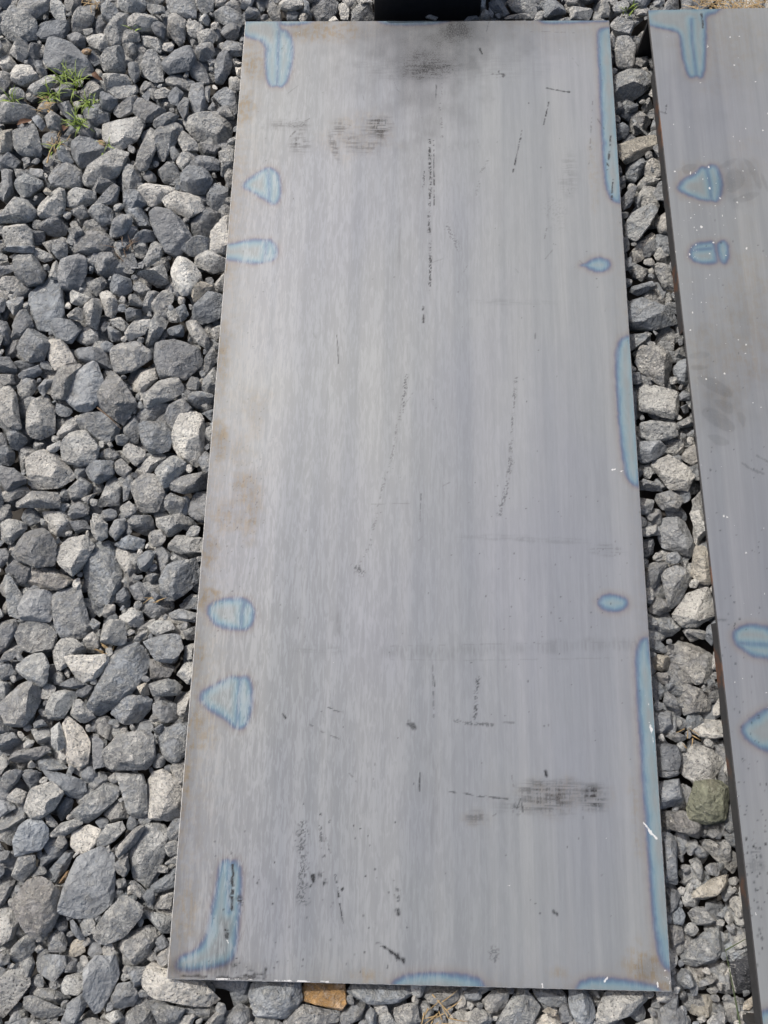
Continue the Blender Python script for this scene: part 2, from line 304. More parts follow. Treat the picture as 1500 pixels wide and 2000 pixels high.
# outlines of the stones seen in the photograph: region line "R x y scale", then tone and outline in that region, |label|short name
STONES = """
R 0 0 3
m 0,60 90,70 215,140 215,220 100,250 20,210 0,180
m 100,80 130,20 220,0 290,10 290,60 200,120 110,100
d 215,150 260,130 400,130 415,190 385,240 250,245 220,210
l 305,30 345,15 385,50 380,120 340,130 305,80
m 390,10 480,0 470,60 430,95 390,80
m 420,130 545,40 565,70 550,140 460,195 420,185
m 585,50 640,30 690,60 705,100 650,130 595,95
n 690,0 850,0 855,50 780,105 700,70
m 850,45 890,30 960,40 970,90 900,95
d 560,110 600,100 630,160 600,215 550,180
n 640,150 700,110 800,120 740,170 720,260 660,270 615,210
l 740,120 900,105 925,130 880,180 800,190 750,170
d 400,230 470,205 510,240 495,290 430,280
l 515,240 590,215 640,235 690,270 600,310 540,290
m 720,200 810,190 830,250 780,265 720,265
l 820,200 870,190 960,260 950,330 840,280
d 880,170 950,140 975,170 960,225 900,200
n 975,20 1010,0 1140,0 1150,110 1080,115 985,80
l 1150,0 1260,0 1250,70 1190,80 1155,50
m 1255,0 1330,0 1310,50 1260,50
m 985,110 1060,95 1105,160 1090,250 1050,270 990,210
l 1165,110 1210,90 1235,130 1210,160 1170,145
l 1100,170 1150,155 1200,180 1170,230 1110,220
l 1160,215 1220,190 1270,215 1250,260 1175,265
m 1260,80 1340,60 1420,90 1440,130 1400,170 1330,160 1260,130
e 1290,190 1350,155 1410,180 1400,230 1330,240
m 1310,30 1400,20 1420,70 1340,60
m 1410,0 1480,0 1480,50 1420,60
d 1420,90 1500,50 1500,100 1440,110
n 20,250 110,220 165,250 160,330 130,380 60,330
e 150,300 180,265 245,270 230,350 170,360
s 235,280 270,250 400,260 470,320 540,400 520,440 400,450 290,400 240,340|large blue-grey stone directly above the green grass tufts|big stone above the grass
l 0,330 50,320 100,380 90,410 0,420
p 70,430 110,405 185,405 230,460 200,490 140,515 80,480|pale smooth rounded stone left of the grass near the frame edge|pale smooth stone by the grass
m 0,420 60,440 75,510 50,540 0,550
e 195,365 245,360 280,430 260,460 220,430
n 170,530 260,460 320,445 330,490 280,540 220,570
d 485,320 540,300 600,370 560,400 510,360
m 595,370 640,315 740,310 750,400 720,440 620,430
m 610,300 680,280 700,310 640,320
m 700,290 790,265 820,300 800,365 740,340
m 820,370 870,310 920,310 955,380 960,480 900,490 850,440
s 950,360 1060,280 1120,290 1150,360 1110,420 990,440 960,400|blue-grey faceted stone in the upper gravel, halfway from grass to plate corner|faceted blue-grey upper stone
e 755,390 810,370 820,430 790,490 760,440
l 590,470 630,445 760,455 770,490 650,520 620,530
m 965,480 1050,450 1140,490 1110,545 1010,510
m 1145,310 1190,270 1250,260 1265,310 1230,350 1160,355
m 1115,430 1190,350 1210,400 1230,490 1190,500 1130,460
m 1280,320 1340,260 1420,270 1425,330 1370,340 1290,350
s 1250,440 1290,345 1360,330 1370,400 1340,470 1300,500 1240,495
l 1215,360 1270,350 1280,380 1230,395
p 1380,400 1415,390 1415,460 1390,450
m 330,530 390,500 440,510 430,570 360,590
n 470,560 540,475 610,540 580,580 530,620 475,610
d 590,590 640,550 685,570 690,620 650,650 600,640
m 640,550 700,515 800,510 815,560 770,600 700,600
n 660,660 790,580 830,590 780,660 700,690
e 770,650 830,605 910,600 990,640 980,690 930,720 850,730
d 835,570 870,540 885,570 870,600
p 900,540 960,515 1020,540 970,580 915,585
d 985,580 1040,520 1080,560 1050,640 1000,620
e 1045,640 1085,560 1110,600 1100,670 1070,700
m 1110,600 1135,510 1195,500 1215,630 1170,690 1120,680
m 1205,520 1235,510 1225,600 1205,590
m 1260,540 1310,530 1390,560 1395,660 1360,690 1320,600 1260,580
m 1260,660 1290,600 1330,620 1380,700 1290,690
m 0,620 110,610 205,630 220,670 100,720 10,740
m 335,610 400,600 455,660 430,720 370,680
m 480,650 600,630 650,660 640,720 560,750 500,700
n 270,690 310,660 370,700 350,770 290,760
f 190,700 230,685 272,730 245,765 210,735|small flat blue-grey chip beside the dry straw under the grass|flat chip under the grass
q 610,720 680,680 790,680 845,740 800,830 720,880 640,870 605,790|large pale rounded stone just right of the lowest grass tuft|large pale rounded stone
d 460,770 530,720 560,780 540,830 480,820
m 80,790 190,735 240,800 260,880 220,930 130,920 80,860
t 0,760 70,755 90,790 70,880 0,900|cream tan stone cut off by the left frame edge below the grass|cream stone at the frame edge
e 0,920 80,905 130,960 100,1000 20,1000
e 425,870 470,830 590,850 630,900 560,940 490,1000 440,930
f 340,880 380,860 435,950 400,980 350,950
m 800,960 850,740 910,740 920,900 880,1000 820,1005
m 900,740 990,660 1050,680 950,770
m 915,810 1000,710 1060,710 1070,770 1010,880 950,960 920,880
n 1080,720 1170,690 1300,680 1365,740 1330,830 1280,840 1160,830 1110,780|large knobbly light grey stone near the plate above the upper triangular mark|knobbly stone near the plate
l 1045,830 1080,780 1160,850 1160,890 1080,900
n 490,1040 580,940 740,880 755,910 720,1010 620,1060 510,1080
m 985,870 1030,870 1060,920 1020,960
e 1170,850 1260,830 1295,860 1260,910 1190,900
l 1040,960 1100,900 1160,900 1130,950 1070,1010
e 1100,970 1200,910 1290,950 1280,1000 1150,1000
n 1290,880 1370,865 1400,970 1330,990 1300,1050 1290,950
m 1320,1050 1360,980 1390,1090 1340,1110
m 290,1050 330,970 430,970 480,1010 485,1090 420,1110 320,1105
e 0,1000 80,1010 80,1120 20,1190 0,1190
m 90,1100 160,1030 250,1060 260,1110 200,1160 110,1170
m 90,1000 170,1010 180,1040 110,1060
m 170,980 250,990 250,1040 190,1040
m 520,1100 600,1050 680,1060 670,1100 570,1140
n 695,1060 750,980 820,1000 830,1060 790,1120 720,1150
m 930,1020 990,980 1060,1000 1050,1060 960,1070
e 1060,1060 1110,1010 1210,1010 1250,1070 1230,1130 1120,1140 1065,1110
e 1215,1190 1260,1110 1320,1080 1350,1130 1340,1240 1260,1255
l 395,1130 440,1110 570,1140 570,1170 470,1230 405,1220
n 230,1180 300,1120 385,1115 390,1220 330,1280 240,1280
q 820,1140 900,1085 1000,1100 1045,1140 960,1190 900,1220 830,1190
p 960,1180 1040,1145 1180,1140 1205,1170 1190,1240 1120,1280 980,1220|cream topped blocky stone left of the upper triangular heat mark|cream topped stone
m 560,1200 680,1090 705,1110 690,1170 610,1210
e 730,1150 800,1125 860,1150 860,1200 780,1250 735,1220
s 885,1270 920,1215 1010,1250 1115,1350 1120,1410 1060,1490 970,1470 910,1360|large dark pointed slab below the cream topped stone|dark pointed slab
e 1120,1300 1220,1225 1290,1260 1280,1310 1220,1390 1140,1390
q 1240,1360 1340,1270 1400,1420 1380,1500 1240,1490
n 0,1200 60,1170 170,1180 220,1240 190,1290 60,1320 0,1320
m 520,1240 600,1200 660,1230 665,1310 600,1330 540,1280
m 425,1260 510,1225 530,1280 480,1300
m 250,1310 370,1270 400,1300 395,1370 330,1390 255,1370
l 30,1350 90,1320 190,1350 190,1450 110,1480 20,1460
m 470,1340 540,1290 640,1350 600,1390 500,1370
m 645,1370 700,1260 770,1250 780,1320 730,1380 660,1400
m 750,1270 800,1230 860,1250 880,1330 800,1340
d 690,1400 760,1350 810,1345 820,1390 740,1430
d 775,1420 850,1355 920,1370 910,1410 790,1430
m 440,1410 520,1380 630,1380 680,1440 660,1500 440,1500
m 250,1420 320,1390 390,1420 400,1480 300,1490
m 400,1350 470,1335 500,1370 420,1400
m 1070,1460 1140,1400 1230,1410 1240,1450 1180,1500 1080,1500
m 870,1480 920,1420 970,1480 960,1500 870,1500
d 190,1360 270,1360 270,1420 200,1440
m 780,1440 860,1420 870,1490 790,1490
o 478,305 500,288 540,295 520,315 490,320|small orange pebble above the grass between two grey stones|orange pebble above the grass
t 560,420 580,400 602,430 585,448
o 562,835 590,822 620,840 612,862 580,858|small orange pebble left under the large pale rounded stone|orange pebble by the pale stone
t 258,1122 280,1104 304,1120 290,1140 262,1138
R 0 480 3.125
m 0,20 60,0 200,0 190,45 60,40
m 100,110 145,50 220,80 285,180 260,230 180,250 110,200
n 180,60 240,25 320,60 325,100 270,110
m 0,120 90,110 95,160 20,185 0,185
l 295,180 340,80 365,90 360,200 310,200
e 360,180 400,80 480,55 540,100 530,180 480,280 390,270
m 330,0 420,0 420,70 370,100 330,50
m 560,110 600,65 710,70 740,120 700,180 620,190
e 740,70 825,60 840,130 800,180 745,150
m 885,100 950,0 1000,0 980,80 900,130
m 825,165 990,80 1030,230 940,270 850,210
p 1025,110 1060,80 1140,85 1190,120 1235,190 1160,290 1090,300 1050,200|bright cream faceted stone near the plate's left edge below the oval mark|bright cream stone
e 1000,0 1110,0 1090,40 1030,50
n 1190,60 1310,50 1400,90 1400,140 1290,170 1200,130
q 0,200 110,195 165,240 110,300 40,290 0,260
m 180,270 290,195 380,240 390,430 340,520 250,515 190,420|tall two-faced grey stone in the left gravel, dark on its right side|tall two-faced stone
l 400,290 440,275 560,330 510,370 420,350
m 515,240 530,185 620,180 665,240 610,320 540,290
s 670,250 735,155 800,210 810,270 740,315 680,290
m 815,240 850,220 920,275 870,310 820,280
m 870,390 910,290 970,280 930,400 890,415
n 925,370 1030,265 1070,330 1010,410 940,430
l 615,320 665,285 735,360 690,445 650,430
n 520,400 610,330 630,380 600,510 540,490
l 415,430 490,365 515,410 500,460 430,450
m 790,320 840,305 880,330 860,370 795,365
d 770,420 790,370 870,380 860,450 780,470
e 1165,420 1260,300 1340,285 1380,330 1360,450 1250,490 1180,460
t 1165,290 1220,225 1300,250 1230,310 1180,350
n 1310,220 1375,180 1400,270 1320,280
m 50,350 150,310 150,370 100,440 60,400
e 60,480 170,395 220,500 140,560 90,540
e 325,510 370,455 490,460 510,510 450,600 360,600
l 480,590 520,510 600,520 610,590 540,620
m 650,520 700,490 750,520 750,590 690,605
l 675,460 740,440 790,490 760,530 690,490
q 770,540 800,490 880,450 930,460 880,540 790,580
n 885,520 960,430 1030,405 1040,470 970,540 940,620 890,640
e 1075,390 1130,360 1155,430 1110,470
l 1125,480 1180,455 1240,470 1285,580 1270,635 1210,600 1150,530
d 1020,520 1070,475 1130,500 1135,570 1050,560
e 115,620 180,525 270,530 320,600 280,690 180,710 120,660
d 25,600 110,575 140,600 100,690 40,680
q 270,600 310,575 380,575 430,640 475,720 350,770 300,690
s 455,630 580,620 650,660 690,750 560,740 480,700
n 690,700 720,610 830,590 920,660 930,710 820,780 720,780
s 940,560 975,545 1100,590 1220,640 1230,760 1150,820 990,810 960,720|large smooth dark slab in mid left gravel near the plate|large smooth dark slab
e 1255,700 1300,620 1350,680 1290,760 1260,790
d 0,690 60,680 110,760 60,790 0,770
e 105,720 150,700 240,725 200,770 110,780
d 110,800 240,740 270,790 160,830
f 415,890 500,760 540,705 590,720 640,820 660,890 590,940 560,1000 480,1000 420,950|pointed bluish stone lying on top of the others, mid left|pointed bluish stone
m 300,860 360,760 490,730 500,760 420,880 410,940 330,930
m 630,770 690,760 760,860 840,950 740,1085 590,960 690,870
q 770,810 830,770 940,745 960,820 870,900 800,880
m 880,920 960,850 1080,815 1140,880 1060,940 900,990
m 1225,870 1320,745 1345,890 1270,910
n 125,880 160,810 220,815 230,880 190,930 130,950
m 0,790 90,790 100,850 30,865 0,840
m 235,880 320,780 330,830 270,920
n 0,880 60,860 110,920 110,1000 140,1110 70,1140 0,1090
n 160,990 200,920 290,920 340,1010 340,1150 250,1190 160,1150|large rounded grey block at left, below-left of the pointed bluish stone|rounded grey block
m 470,1080 520,1010 590,990 730,1110 740,1160 640,1205 520,1150
m 830,1060 870,1000 1050,950 1060,985 960,1060 850,1095
e 1010,1060 1050,970 1110,945 1170,1000 1060,1130
m 1130,960 1180,890 1320,930 1310,970 1210,1000
e 1210,1010 1320,1000 1310,1090 1250,1050
p 1050,1200 1100,1120 1110,1040 1180,1020 1245,1050 1250,1260 1200,1340 1100,1290|large bright pale speckled stone touching the plate's left edge at mid height|bright pale speckled stone
e 860,1110 920,1080 1010,1080 1060,1150 1040,1260 940,1290 880,1210
m 750,1100 830,1040 860,1100 850,1210 790,1200
n 360,1160 430,1050 500,1090 470,1140 380,1190
n 370,1230 460,1120 530,1140 610,1240 580,1320 490,1340 400,1320
e 50,1170 110,1120 180,1190 110,1250 60,1230
m 100,1280 180,1200 240,1250 190,1360 110,1370
l 170,1330 260,1250 360,1280 450,1400 430,1460 300,1500 190,1480|large light grey rounded stone halfway down the left gravel|light rounded halfway stone
e 0,1240 80,1220 110,1300 60,1340 0,1330
d 0,1350 100,1370 180,1440 80,1490 0,1500
l 270,1240 370,1190 380,1230 330,1270
m 610,1270 690,1235 740,1270 710,1310 620,1310
n 750,1260 800,1220 890,1250 890,1310 830,1350
e 530,1370 570,1320 690,1320 695,1400 610,1460 550,1430
m 705,1310 740,1300 810,1370 770,1420 715,1390
l 830,1380 900,1290 980,1265 1020,1300 930,1380 880,1420
n 950,1380 1060,1285 1140,1330 1130,1370 1010,1480
m 1030,1440 1150,1395 1285,1390 1285,1480 1130,1520 1060,1500
m 805,1480 870,1400 960,1400 1010,1500 970,1620 850,1630
m 420,1500 500,1420 565,1460 530,1540 440,1550
m 755,1450 800,1390 815,1440 780,1540 755,1560
n 630,1490 700,1410 750,1470 740,1590 600,1600
l 0,1520 170,1470 200,1510 60,1562 0,1562
m 100,1550 220,1500 360,1510 370,1600 110,1600
l 500,1550 590,1480 600,1500 540,1580
R 0 1000 3
n 0,80 60,45 160,70 165,110 90,180 70,200 0,150
e 80,250 170,90 260,85 340,200 330,310 220,325 110,280
l 260,10 420,10 430,90 360,155 310,120
d 410,60 500,50 540,100 450,130
l 310,230 400,160 500,140 555,190 500,290 430,370 350,310
n 540,60 600,40 640,80 640,150 580,185 545,110
m 690,40 740,30 740,100 680,165 640,120
m 750,60 800,30 890,30 910,90 850,150 770,100
m 920,40 1060,10 1140,60 1050,110 990,150 930,90
m 670,190 760,140 855,170 840,220 750,230
n 1000,180 1040,145 1200,160 1200,240 1060,250 1000,220
m 490,300 540,190 650,170 665,270 710,350 690,490 540,630 485,600 490,420|long upright two-toned stone left of the lower oval heat mark|long two-toned stone
l 675,220 720,205 800,250 800,340 770,410 720,340
e 800,290 870,225 910,240 890,310 850,350 810,330
e 905,240 950,200 1010,260 990,330 950,370
m 940,420 980,330 1070,270 1140,270 1180,350 1150,450 1010,530 950,490|big grey stone against the plate just above the lower oval mark|big stone by the lower oval mark
e 1030,540 1180,465 1175,575 1050,560
m 995,600 1060,570 1170,600 1170,650 1010,630
b 165,420 200,345 330,330 430,370 400,440 310,470|brown stained stone in the left gravel left of the long two-toned stone|brown stained stone
d 30,350 100,280 190,330 150,440
n 0,370 60,365 140,480 120,610 60,600 0,540
f 110,520 150,470 300,465 315,600 290,640 140,630
m 300,510 370,460 470,450 490,600 530,670 480,740 380,740 310,640
e 100,730 150,650 250,635 330,710 320,800 220,830 130,800
m 0,650 100,635 120,680 60,790 0,810
n 0,840 130,770 145,810 70,870 0,880
n 100,900 190,830 260,830 300,900 290,990 240,1030 120,940
n 300,840 370,740 440,745 530,820 420,850 370,920 340,940
p 380,850 480,850 640,840 640,890 570,970 490,1000 430,950|pale cream wedge beside the long diagonal grey stone|pale cream wedge
n 580,690 640,635 740,640 755,760 680,800 590,760
l 700,600 760,555 840,590 850,650 800,690 720,640
e 820,570 860,525 970,520 1010,560 920,630 850,630
d 760,450 830,410 890,480 870,520 800,520
m 840,400 880,360 940,370 930,430 880,440
d 690,480 740,440 770,500 740,540 690,530
l 870,670 920,635 1020,640 1040,670 940,730 890,710
m 760,760 870,670 860,720 800,780
m 840,760 980,710 1050,720 1075,800 1020,880 920,870
m 540,1170 530,1100 600,980 660,850 700,790 800,775 880,850 860,940 790,1040 680,1130 590,1215|long diagonal grey stone left of the lower triangular heat mark|long diagonal stone
e 1085,700 1160,665 1160,760 1095,750
b 880,870 910,855 1030,910 990,970 890,980
l 1080,790 1150,770 1150,860 1090,870
m 10,1120 110,990 180,980 260,1070 250,1130 130,1270 60,1260
e 0,900 60,880 100,950 40,990 0,970
n 290,1120 330,1040 460,1060 440,1120 370,1220 300,1220
d 350,1020 430,970 510,1010 440,1040
l 410,1180 480,1090 540,1150 560,1200 490,1240
m 645,1170 770,1080 890,1090 890,1180 830,1255 720,1240
t 805,1030 870,1000 900,1060 880,1080 830,1070
n 885,1010 1000,975 1080,1020 1050,1070 910,1080
e 900,1120 960,1080 1040,1110 1040,1220 960,1240 905,1180
l 1045,1110 1135,1030 1120,1240 1055,1200
m 620,1400 700,1320 850,1265 900,1320 905,1440 860,1500 640,1500|large square grey stone below the long diagonal stone, near the plate|large square grey stone
m 520,1220 640,1200 690,1300 660,1340 560,1280
p 370,1240 420,1210 490,1250 540,1350 530,1470 470,1510 410,1480 400,1340|tall pale oval stone in the lower left gravel|tall pale oval stone
l 305,1270 350,1230 390,1330 380,1400 310,1370
n 165,1300 200,1270 300,1270 310,1330 230,1360
e 180,1240 250,1210 280,1250 200,1270
m 0,1340 90,1290 140,1350 100,1380 40,1420 0,1390
e 40,1440 110,1400 280,1370 300,1400 200,1460 70,1475
m 230,1460 270,1425 400,1490 380,1510 240,1510
m 930,1330 980,1270 1060,1240 1110,1270 1095,1420 1010,1480 960,1430
d 880,1250 980,1240 940,1310 900,1310
m 0,1180 50,1210 70,1280 0,1300
d 540,1300 620,1350 630,1480 560,1500 540,1400
d 0,220 40,215 70,260 50,310 0,330
R 0 1500 3
m 10,120 40,20 140,0 110,70 50,140
e 115,50 160,0 250,20 240,80 180,140
l 130,240 200,120 320,80 385,150 340,230 250,290 170,290|light grey ridged stone in the lower left gravel under the tall pale oval|light ridged stone
s 240,0 330,20 500,70 505,130 450,190 350,110
m 430,260 500,180 630,80 705,120 690,180 540,320 470,310
m 510,130 570,30 620,20 640,70 560,130
n 690,30 840,40 865,100 830,170 870,260 800,290 760,250 740,140
l 825,160 880,40 960,15 1060,80 1080,210 1060,300 890,290 870,220|large light grey rough stone against the plate above the lower left corner mark|large rough light stone
e 340,250 400,160 440,190 420,250 360,315
m 615,270 700,190 760,220 760,290 660,310
m 0,300 130,250 155,290 50,370 0,380
f 90,440 160,310 240,285 300,360 300,420 250,470 100,510
n 305,380 370,320 470,290 480,330 400,390 320,400
p 410,430 430,370 520,335 590,360 580,430 510,515 440,480|pale knobbly stone above the large smooth slate slab|pale knobbly stone
l 585,410 640,330 720,315 740,360 660,440 600,470
n 665,490 790,350 850,345 800,440 700,520
n 760,490 810,400 870,330 970,340 1000,400 960,530 860,700 790,640
m 0,140 40,170 100,230 40,260 0,290
n 0,400 60,360 110,370 100,450 40,460
e 0,470 60,480 60,540 0,560
m 70,590 120,510 210,510 215,580 150,670 90,640
d 230,570 270,480 370,470 350,540 270,600
m 260,630 400,480 435,490 400,590 340,660
f 380,700 430,600 460,530 600,470 665,500 670,620 650,790 540,880 470,860 375,830|large smooth slate slab in the lower left gravel|large smooth slate slab
m 670,570 760,490 770,590 730,640 680,610
m 0,680 60,590 110,650 60,760 0,820
b 100,790 180,660 260,640 350,700 350,840 300,950 230,1040 190,960 200,850
l 120,840 160,810 200,940 190,1010 140,960
m 550,960 600,880 720,740 840,800 830,860 740,980 640,1020 550,1010
n 700,1040 760,960 870,920 930,970 880,1080 800,1145 700,1110
m 770,640 830,690 860,720 840,780 780,740
e 870,700 1040,580 1035,690 920,730
m 900,790 950,740 1030,720 1020,820 910,820
m 680,650 750,640 760,690 700,715
m 960,560 1050,500 1045,550 980,570
l 0,830 90,815 110,900 80,990 0,1050
e 0,1080 60,1090 60,1140 0,1160
m 180,1130 260,1080 390,1090 400,1160 330,1240 220,1190
e 340,900 380,860 410,890 400,950 350,950
t 405,1050 440,1000 500,1000 505,1080 450,1105 410,1090|small tan lump below the large smooth slate slab|small tan lump
m 350,1140 400,1100 455,1110 450,1190 400,1200
n 0,1220 120,1140 195,1170 190,1260 110,1380 40,1470 0,1470|large grey stone in the bottom left corner of the picture|bottom corner stone
m 190,1310 250,1270 370,1290 410,1340 350,1380 240,1350
m 140,1350 200,1330 370,1410 360,1470 250,1470 150,1400
e 370,1480 410,1370 500,1310 510,1380 450,1500 380,1520
f 515,1430 530,1300 500,1180 570,1100 690,1100 715,1210 640,1350 590,1430|flat upright blue-grey slab near the bottom left, left of the plate corner|upright blue-grey slab
e 660,1340 700,1260 770,1250 820,1320 780,1400 700,1400
m 750,1150 880,1160 850,1260 800,1280
p 835,1200 900,1150 1000,1160 1180,1240 1280,1350 1270,1395 1100,1370 900,1320 850,1260|long pale stone poking out under the plate's lower left corner|pale stone under the plate corner
e 870,1350 1000,1380 1090,1400 1040,1490 950,1520 900,1440
m 730,1450 830,1350 910,1420 910,1490 760,1520
n 440,1490 550,1450 680,1490 690,1540 430,1540
l 620,1440 690,1410 730,1460 690,1490
m 30,1490 150,1465 260,1490 250,1530 30,1530
d 410,890 440,880 510,990 470,1000 420,950
m 850,820 900,840 1010,860 1000,960 930,960 850,900
d 910,1010 960,970 1000,1030 940,1060
o 338,655 380,610 405,600 400,640 360,680|small orange pebble at the top left of the large smooth slate slab|orange pebble by the slate slab
R 300 1600 3
m 540,1030 590,930 850,930 860,1060 790,1110 760,1160 600,1150
o 860,1000 900,935 1110,940 1130,1060 1090,1120 1000,1100 940,1070 870,1060|orange brown stone sticking out under the plate's bottom edge|orange brown stone
m 1140,1000 1150,940 1500,950 1510,1050 1200,1060
e 425,1150 510,1070 570,1100 580,1170 500,1220 430,1220
m 770,1130 880,1080 1090,1130 1080,1180 900,1220 770,1220
m 590,1150 700,1150 760,1190 600,1220
e 1100,1130 1170,1060 1240,1080 1210,1170 1100,1220
m 1240,1140 1270,1090 1310,1130 1300,1220 1250,1220
n 1390,1120 1420,1070 1540,1070 1560,1180 1420,1190
m 190,1110 220,1090 330,1120 320,1160 230,1160
R 700 1500 3
m 385,1320 430,1275 600,1275 590,1340 500,1390 420,1360
f 620,1300 700,1280 720,1330 690,1370 625,1350
m 720,1360 790,1290 870,1290 870,1390 800,1430 730,1400
m 870,1400 900,1310 980,1290 1060,1390 1010,1490 850,1520 800,1510
l 520,1460 560,1400 640,1410 680,1490 510,1520
m 670,1400 760,1420 790,1480 720,1520 660,1460
m 330,1370 400,1350 440,1420 430,1520 360,1490
p 1020,1490 1090,1440 1170,1450 1200,1520 1030,1530
f 1220,1290 1370,1290 1390,1420 1350,1490 1270,1470 1225,1380
e 1020,1290 1200,1290 1210,1380 1120,1390 1060,1360
t 1070,1420 1110,1395 1170,1420 1130,1450
R 950 0 2.727
s 10,10 70,0 130,60 90,90 20,60
n 100,0 260,0 275,60 240,100 180,70 130,50
s 285,10 400,0 420,90 300,110
l 440,40 530,35 570,60 560,105 450,105
l 575,50 600,0 655,10 655,100 590,100
m 100,85 150,65 240,90 240,110 100,110
m 665,50 700,20 760,0 765,40 740,70 680,75
l 780,60 870,40 880,100 800,95
m 880,20 910,0 950,15 930,40 890,40
m 655,140 680,110 745,95 800,170 780,195 680,165
m 680,300 690,210 750,195 805,240 795,330 770,370 700,360|round topped grey stone at the top of the gap, beside the black end flange|round topped gap stone
m 670,470 690,400 760,380 860,390 880,450 780,550 680,545
l 810,370 860,365 875,390 810,388
m 820,580 870,515 895,590 830,605
d 680,560 735,560 730,600 680,605
d 740,580 800,560 805,590 760,605
m 750,640 780,605 885,605 890,640 850,690 790,730
d 685,670 720,660 760,700 740,740 690,750
t 695,780 800,720 900,700 915,770 800,850 730,870 700,840|tan grey stone filling the gap, upper part, between the steel plates|tan gap stone
e 735,920 760,850 820,845 840,890 790,980 740,965
l 830,890 850,865 920,865 930,950 840,960
l 795,1000 830,950 930,950 910,980 820,1010
n 780,1080 850,990 900,1010 925,1070 860,1120 790,1110
d 720,1050 770,1000 800,1010 770,1100 725,1120
m 740,1180 780,1120 870,1100 915,1120 860,1220 800,1290 745,1260
d 690,960 740,940 740,980 710,990
d 690,880 725,890 720,940 700,930
l 650,230 690,210 690,270 660,260
R 1000 450 3
l 690,140 760,60 840,0 870,10 840,110 740,200 710,190|slanting light grey sliver in the upper gap between the plates|slanting light sliver
l 825,160 860,90 915,85 930,210 840,180
d 635,30 690,70 690,120 640,160
n 695,250 730,225 795,240 790,270 755,315 700,280
m 815,220 850,195 920,230 940,320 965,360 880,350 840,270
e 685,370 700,330 810,305 840,350 750,370 740,400
m 750,390 800,360 910,365 920,400 880,450 800,420
m 655,520 665,410 730,395 900,460 975,520 985,550 840,590 700,570|broad flat grey stone spanning the gap below the teardrop heat mark|broad flat gap stone
m 890,440 930,425 985,440 985,500 900,465
m 670,610 770,600 810,630 780,670 680,720
n 835,640 910,595 950,640 945,700 920,735 840,680
n 940,610 1005,590 1010,650 960,640
m 950,720 1005,685 1020,745 955,745
n 710,760 750,690 850,690 940,760 930,850 880,920 740,820|large speckled grey stone in the gap beside the middle long heat mark's top|large speckled gap stone
f 940,820 970,770 1015,760 1040,910 970,890
n 735,910 850,915 970,910 975,1060 930,1120 850,1090 740,1070|large notched stone with pale top in the middle of the gap|notched gap stone
d 975,970 1000,940 1040,960 1050,1000 985,1000
d 980,1040 1020,1020 1050,1060 1000,1080
m 960,1130 1055,1080 1065,1150 990,1160
m 740,1200 750,1130 830,1115 950,1130 970,1210 870,1245 770,1235
f 710,1330 720,1245 850,1235 925,1280 910,1310 800,1370 740,1370
l 905,1240 1000,1225 1000,1270 950,1320 930,1290
l 980,1330 1070,1230 1090,1340 1060,1380 1000,1350
l 805,1380 920,1320 1030,1390 1080,1500 1060,1530 920,1520|large light speckled stone in the gap at the middle long mark's lower end|large light gap stone
m 740,1480 770,1455 880,1490 880,1530 740,1520
d 670,830 740,830 780,880 730,910 690,900
d 685,930 725,930 730,1170 700,1180 690,1050
e 715,1390 770,1400 760,1450 720,1470
d 640,200 690,160 700,230 650,250
m 1010,1180 1070,1175 1070,1215 1030,1215
R 1100 1000 3.75
f 690,190 710,50 820,0 900,20 925,200 955,280 930,330 820,300 720,260|large smooth greenish grey stone in the gap above the right oval mark|smooth greenish gap stone
n 545,130 690,90 690,140 640,185 560,180
d 555,220 640,200 680,250 650,320 560,345
d 600,20 700,0 690,60 630,75
l 900,0 1020,0 1045,230 980,230 930,100
t 930,460 960,260 1050,250 1085,540 1040,550
m 590,400 650,360 750,370 770,400 710,460 680,560 590,560
m 700,480 740,430 830,390 850,430 900,420 930,500 870,590 830,690 780,720 740,650
n 845,380 890,350 930,380 920,430 860,440
l 800,750 880,610 920,560 1060,560 1100,680 1105,760 940,850 860,820|large pale banded stone in the gap level with the right oval mark|pale banded gap stone
m 660,830 700,770 790,755 865,870 790,920 710,930
e 600,730 690,620 750,640 790,740 690,765
m 880,870 980,840 1050,890 1030,940 960,900
e 1040,850 1115,790 1135,930 1105,1010 1030,940
e 600,880 680,900 770,1000 740,1040 610,1010
n 775,1180 790,980 850,900 920,900 1080,1010 1095,1150 1040,1250 870,1265 790,1220|biggest stone of the gap, grey with white veins and an ochre patch|biggest veined gap stone
t 640,1080 680,1040 760,1055 785,1100 760,1180 650,1150
b 650,1180 765,1180 740,1290 690,1250
d 625,1220 700,1320 720,1360 660,1420 640,1300
m 820,1280 890,1270 1020,1310 1080,1420 1080,1490 950,1540 850,1460 860,1340
m 1040,1310 1125,1230 1140,1330 1080,1380
l 1085,1440 1145,1340 1165,1490 1090,1490
e 645,1450 810,1460 800,1560 700,1630 650,1600
m 790,1570 830,1490 950,1550 870,1615
l 930,1600 980,1510 1165,1520 1180,1640 1050,1670 950,1630
d 670,1680 840,1720 860,1790 830,1890 680,1890
n 850,1900 900,1720 960,1660 1040,1720 1160,1800 1170,1925 1050,1950 940,1980 870,1930
e 740,1640 830,1610 920,1660 830,1690
m 1115,1700 1185,1660 1200,1790 1140,1780
R 1100 1500 3.75
d 675,20 840,10 835,50 760,75 690,60
s 680,90 850,80 870,190 850,260 690,305|square dark slate block in the gap left of the olive stone|square dark slate block
g 950,130 960,100 1200,75 1220,180 1180,370 1030,410 920,370 905,270 940,200|olive green blocky stone in the lower gap against the right panel|olive green stone
m 880,110 940,130 940,190 900,250
b 700,320 890,315 910,390 1050,440 990,515 880,470 710,430
m 1045,430 1130,405 1145,460 1080,515 1040,480
l 1145,410 1185,395 1195,440 1165,460
